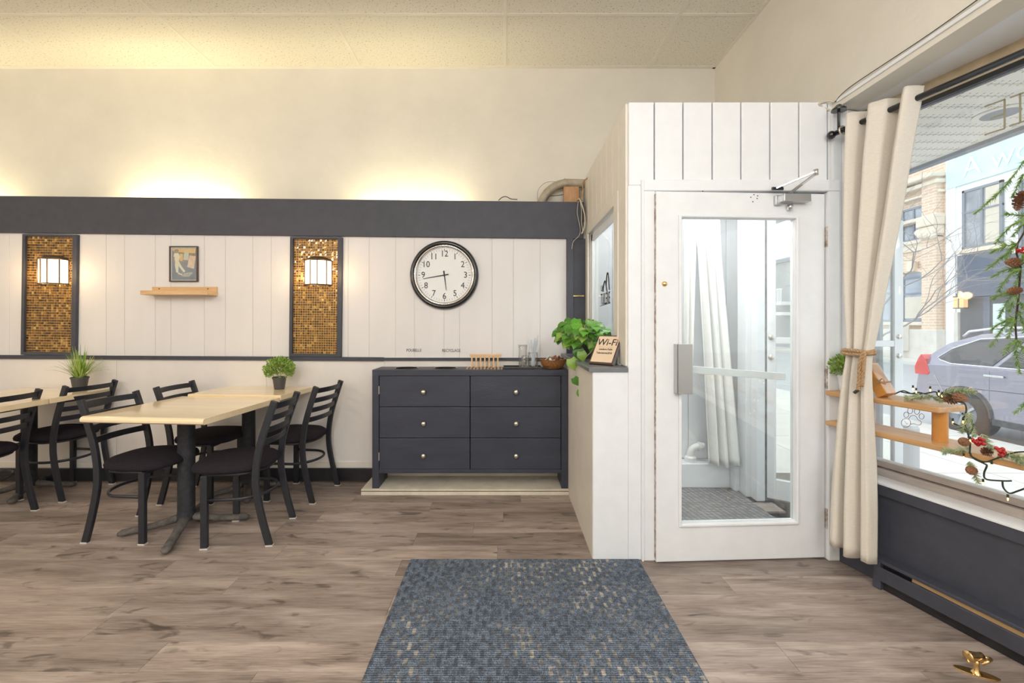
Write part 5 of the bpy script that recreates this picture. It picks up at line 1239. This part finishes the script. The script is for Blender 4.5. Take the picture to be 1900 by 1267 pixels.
def carplate(poly, name, m, off=.006):
    mb = MB(); pts = []
    n = len(poly)
    fine = []
    for i in range(n):
        a, b_ = poly[i], poly[(i+1) % n]
        for k in range(4): fine.append((lerp(a[0], b_[0], k/4), lerp(a[1], b_[1], k/4)))
    v1 = [(side(s, z)-off, -s, z) for s, z in fine]; c = (sum(s for s, z in fine)/len(fine), sum(z for s, z in fine)/len(fine)); v1.append((side(*c)-off, -c[0], c[1])); k = len(fine)
    mb.add(v1, [(i, (i+1) % k, k) for i in range(k)]); return mb.build(name, m, cr, solid=.004)
carplate([(.36, 1.16), (.55, 1.11), (1.12, 1.11), (1.42, 1.52), (.85, 1.47), (.55, 1.33)], 'side_window', M['carglass'], .008)
carplate([(1.20, 1.11), (2.05, 1.11), (2.05, 1.54), (1.50, 1.53)], 'side_window', M['carglass'], .008)
carplate([(2.13, 1.11), (3.0, 1.11), (2.65, 1.44), (2.13, 1.54)], 'side_window', M['carglass'], .008)
MB().tube([(side(s, z)-.010, -s, z) for s, z in ((3.0, 1.095), (2.0, 1.095), (1.2, 1.095), (.56, 1.095), (.38, 1.14), (.33, 1.18), (.50, 1.33), (.85, 1.49), (1.45, 1.545), (2.1, 1.55))], .010, 6).build('window_trim', M['chrome'], cr)
MB().tube([(.22, -.55, 1.52), (.24, -.62, 1.60), (.26, -1.0, 1.66), (.26, -2.2, 1.66), (.24, -2.5, 1.58)], .02, 8).build('roof_rail', M['chrome'], cr, smooth=True)
MB().prism([(-s, z) for s, z in ((-.01, .88), (-.02, 1.0), (.04, 1.14), (.10, 1.22), (.16, 1.14), (.24, .92), (.20, .88))], -.012, .25, axis='x').build('tail_light', M['taillight'], cr, bevel=.01)
MB().box(-.030, -.012, -1.30, -1.05, .955, .985).build('door_handle', M['chrome'], cr, bevel=.006)
MB().prism([(-s, z) for s, z in ((.0, .62), (-.03, .55), (.02, .36), (.36, .34), (.34, .56))], -.006, CWX, axis='x').build('bumper', M['carpaint'], cr, bevel=.01)
MB().box(-.004, .02, -3.0, -1.14, .27, .36).build('sill_trim', M['cartrim'], cr)
for s0 in (.75, 3.37):
    MB().tube([(-.004, -(s0+.385*math.cos(a)), .36+.385*math.sin(a)) for a in [PI*i/14 for i in range(15)]], .028, 6).build('arch_trim', M['cartrim'], cr)
    MB().box(.02, .5, -s0-.36, -s0+.36, .3, .70).build('wheel_well', M['black'], cr)
    wh = MB().lathe([(.20, -.01), (.33, -.005), (.35, .02), (.35, .2), (.33, .22), (0, .22)], (.0, -s0, .35), 32, 'x').build('wheel', M['tyre'], cr, smooth=True)
    MB().lathe([(0, .0), (.04, -.008), (.05, .02), (.19, .012), (.21, -.008)], (.0, -s0, .35), 20, 'x').build('rim', M['winframe'], wh)
    for k in range(5):
        a = 2*PI*k/5; MB().bar((.0, -s0, .35), (.0, -s0+.19*math.cos(a), .35+.19*math.sin(a)), .035, .012, up=(1, 0, 0)).build('spoke', M['alu'], wh)
seam = MB()
seam.bar((-.003, -.31, .90), (-.003, -.48, .60), .004, .008); seam.bar((side(1.16, 1.1)-.004, -1.16, 1.09), (side(1.45, 1.5)-.004, -1.45, 1.5), .004, .008); seam.bar((-.003, -1.10, 1.04), (-.003, -1.10, .60), .004, .006)
seam.build('panel_seam', M['alu'], cr)
# facades across the street: local y along the street
FX = 19.5
def FP(px, py, X=FX): D = X*F/(px-PX); return (D, H-(py-PY)/F*D)
def fbox(mb, pxa, pxb, pya, pyb, dx0, dx1, ref=None):
    """box on the facade from two pixel corners (left,top)-(right,bottom); height read at the left edge"""
    ya = FP(pxa, 0)[0]; yb_ = FP(pxb, 0)[0]; zt_ = FP(pxa, pya)[1]; zb = FP(pxa, pyb)[1]
    mb.box(FX-dx1, FX-dx0, min(ya, yb_), max(ya, yb_), min(zb, zt_), max(zb, zt_)); return mb
BO = (FX, 21, ZR)
def fthing(name, label, cat): return thing(name, label, cat, (0, 0, 0))
tb = fthing('brick_building', 'tan brick building with sandstone pilaster and arched window across the street', 'building')
MB().box(FX, FX+4, 19.03, 26.9, ZR, 9.6).build('wall', M['tanbrick'], tb)
mb = MB(); fbox(mb, 1724, 1752, 330, 612, 0, .35); mb.build('pilaster', M['tanbrick'], tb)
mb = MB(); fbox(mb, 1720, 1756, 405, 424, 0, .55); fbox(mb, 1722, 1754, 424, 440, 0, .48); fbox(mb, 1724, 1752, 440, 446, 0, .42); mb.build('capital', M['sandstone'], tb, bevel=.05)
for q in range(6): 
    yy, zz = FP(1725+q*5.2, 432+(q % 2)*5); MB().sphere((FX-.5, yy, zz), .16, 8, 6).build('scroll', M['sandstone'], tb)
for (a, b, dx) in ((318, 326, .7), (330, 338, .45), (350, 355, .3), (395, 402, .5)):
    zt_ = FP(1757, a)[1]; zb = FP(1757, b)[1]; MB().box(FX-dx, FX, 19.03, 26.9, zb, zt_).build('cornice', M['sandstone'], tb, bevel=.04)
zt_ = FP(1722, 448)[1]; MB().box(FX-.12, FX, 19.9, 26.9, zt_-.35, zt_).build('band', M['sandstone'], tb)
zt_ = FP(1722, 611)[1]; MB().box(FX-.45, FX, 19.03, 26.9, ZR+.1, zt_+.0).build('plinth', M['limestone'], tb, bevel=.03)
def fwin(parent, pxa, pxb, pt_, pb__, arch=False, blind=None, mull=1, m='winglass'):
    ya = FP(pxa, 0)[0]; yb_ = FP(pxb, 0)[0]; y0, y1 = min(ya, yb_), max(ya, yb_); z1 = FP(pxb, pt_)[1]; z0 = FP(pxb, pb__)[1]
    w = MB(); w.box(FX-.10, FX-.02, y0, y0+.10, z0, z1).box(FX-.10, FX-.02, y1-.10, y1, z0, z1).box(FX-.10, FX-.02, y0, y1, z0, z0+.10).box(FX-.10, FX-.02, y0, y1, z1-.10, z1)
    for k in range(mull): yy = lerp(y0, y1, (k+1)/(mull+1)); w.box(FX-.09, FX-.02, yy-.04, yy+.04, z0, z1)
    zz = lerp(z0, z1, .62); w.box(FX-.09, FX-.02, y0, y1, zz-.04, zz+.04)
    wo = w.build('window', M['winframe'], parent)
    MB().box(FX-.05, FX-.02, y0+.08, y1-.08, z0+.08, z1-.08).build('pane', M[m], wo)
    if blind: MB().box(FX-.07, FX-.052, y0+.12, y1-.12, lerp(z0, z1, blind[0]), lerp(z0, z1, blind[1])).build('blind', M['blind'], wo)
    MB().box(FX-.22, FX, y0-.1, y1+.1, z0-.16, z0).build('sill', M['sandstone'], wo)
    if arch:
        c = (y0+y1)/2; r = (y1-y0)/2; pts = [(c+r*1.0*math.cos(a), z1+r*.36*math.sin(a)) for a in [PI*i/14 for i in range(15)]]
        MB().prism(pts, FX-.06, FX-.02, axis='x').build('arch_light', M[m], wo)
        MB().tube([(FX-.08, p[0], p[1]+.06) for p in pts], .09, 6).build('arch_hood', M['tanbrick'], wo)
        MB().box(FX-.3, FX, c-.18, c+.18, z1+r*.36, z1+r*.36+.5).build('keystone', M['sandstone'], wo, bevel=.04)
    return wo
fwin(tb, 1676, 1722, 378, 442); fwin(tb, 1677, 1721, 510, 597, True, (.08, .55), 0)
fwin(tb, 1630, 1660, 385, 442); fwin(tb, 1630, 1660, 510, 597, True, None, 0)
mb = MB(); fbox(mb, 1684, 1705, 602, 650, .45, .9); mb.build('stone_block', M['limestone'], tb, bevel=.03)
wbld = fthing('white_building', 'white stucco building with pale blue sign above a slate shop front across the street', 'building')
MB().box(FX, FX+4, 10, 19.02, ZR, 9.9).build('wall', M['whitefacade'], wbld)
MB().box(FX-.06, FX, 18.62, 19.02, ZR, 9.9).build('pilaster', M['whitefacade'], wbld)
z1 = FP(1759, 301)[1]; z0 = FP(1759, 352)[1]
sg = MB().box(FX-.10, FX-.01, 10.5, 18.95, z0, z1).build('sign_board', M['skysign'], wbld)
text('A wonderful', 1.15, mat('faint_sign_letters', (.72, .90, .95), .5), sg, frame4((FX-.115, 18.3, (z0+z1)/2), (0, -1, 0), (0, 0, 1)), align='LEFT', ext=.006)
MB().box(FX-.16, FX, 10, 19.02, z1+.12, z1+.20).build('coping', M['winframe'], wbld)
wo = fwin(wbld, 1789, 1864, 333, 452, False, None, 1)
ya = FP(1832, 0)[0]; yb_ = FP(1862, 0)[0]; MB().box(FX-.075, FX-.052, yb_+.05, ya, FP(1864, 452)[1]+.12, FP(1864, 333)[1]-.12).build('blind', M['blind'], wo)
fwin(wbld, 1894, 1960, 318, 452, False, None, 1)
ya = FP(1782, 0)[0]; zt_ = FP(1782, 475)[1]; zm = FP(1782, 549)[1]
MB().box(FX-.14, FX, 10, ya, FP(1782, 552)[1], zt_).build('shop_fascia', M['darkshop'], wbld)
MB().box(FX-.20, FX-.14, 10, ya, FP(1782, 552)[1], zm+.1).build('shop_band', M['darkshop'], wbld)
MB().box(FX-.05, FX, 10, ya-.05, ZR+.1, zm).build('shop_glass', M['darkshop2'], wbld)
MB().box(FX-.08, FX, FP(1840, 0)[0], FP(1828, 0)[0], ZR+.1, zm).build('shop_post', M['darkshop'], wbld)
MB().box(FX-.08, FX, FP(1868, 0)[0], FP(1846, 0)[0], ZR+.1, zm-.4).build('shop_door', mat('pale_shop_door', (.70, .85, .84), .5), wbld)
MB().box(FX-.12, FX, ya, 18.62, ZR, FP(1760, 580)[1]).build('corner_plinth', M['limestone'], wbld)
ly_, lz_ = FP(1797.5, 561)
lt = thing('shop_lantern', 'lit square lantern on the slate shop front across the street', 'lamp', (FX-.3, ly_, lz_))
MB().box(-.13, .05, -.20, .20, -.22, .22).build('shade', mat('lit_amber_lantern', (.75, .45, .2), .5, emis=(1, .6, .25), estr=.5), lt)
MB().box(-.14, .06, -.02, .02, -.24, .24).box(-.14, .06, -.22, .22, .22, .27).box(-.14, .06, -.22, .22, -.26, -.22).box(.05, .2, -.05, .05, -.05, .05).build('frame', M['bronze'], lt)
# far grey house seen through the entry door, and a second far block
gh = fthing('grey_house', 'grey house with a white balcony far down the street, seen through the entry', 'building')
MB().box(FX, FX+5, 27.2, 34, ZR, 5.6).build('wall', M['greydoor'], gh)
MB().box(FX-.3, FX+5, 27.0, 34.2, 5.6, 5.85).build('cornice', M['winframe'], gh)
MB().box(FX-1.2, FX, 28.6, 30.2, 2.6, 2.8).box(FX-1.25, FX, 28.5, 30.3, 1.9, 2.1).build('balcony_floor', M['whitefacade'], gh)
mb = MB()
for k in range(9): mb.box(FX-1.2, FX-1.15, 28.6+.19*k, 28.66+.19*k, 2.8, 3.6)
mb.box(FX-1.22, FX-1.13, 28.55, 30.25, 3.6, 3.68); mb.build('balustrade', M['whitefacade'], gh)
for yy in (27.8, 31.2, 32.6):
    for zz in (.6, 3.2):
        f = MB().box(FX-.08, FX, yy, yy+.9, zz, zz+1.5).build('window', M['whitefacade'], gh); MB().box(FX-.09, FX-.07, yy+.08, yy+.82, zz+.08, zz+1.42).build('pane', M['winglass'], f)
# bare tree on the far pavement
te = thing('bare_tree', 'bare branching tree on the street in front of the brick building', 'tree', (12.9, 14.75, ZR))
rg = random.Random(33)
tm = MB(); tw = MB()
def grow(mb, p, d, L_, r, depth):
    pts = [p]; q = p
    for i in range(4):
        d = (d+Vector((rg.gauss(0, .13), rg.gauss(0, .13), rg.gauss(0, .09)+.03))).normalized(); q = q+d*L_/4; pts.append(q)
    (tm if depth > 3 else tw).tube(pts, [lerp(r, r*.62, i/4) for i in range(5)], 5 if depth < 3 else 7)
    if depth == 0: return
    for k in range(3 if depth > 1 else 2):
        a = rg.uniform(0, 2*PI); s = d.orthogonal().normalized(); s = Matrix.Rotation(a, 3, d) @ s
        grow(mb, pts[-1] if k < 2 else pts[2], (d+s*rg.uniform(.5, .95)+Vector((0, -.15, .05))).normalized(), L_*rg.uniform(.62, .8), r*.58, depth-1)
grow(tm, Vector((0, 0, 0)), Vector((0, 0, 1)), 2.6, .055, 5)
tm.build('trunk', M['bark'], te, smooth=True); tag(tw.build('twigs', M['bark'], te), kind='stuff')
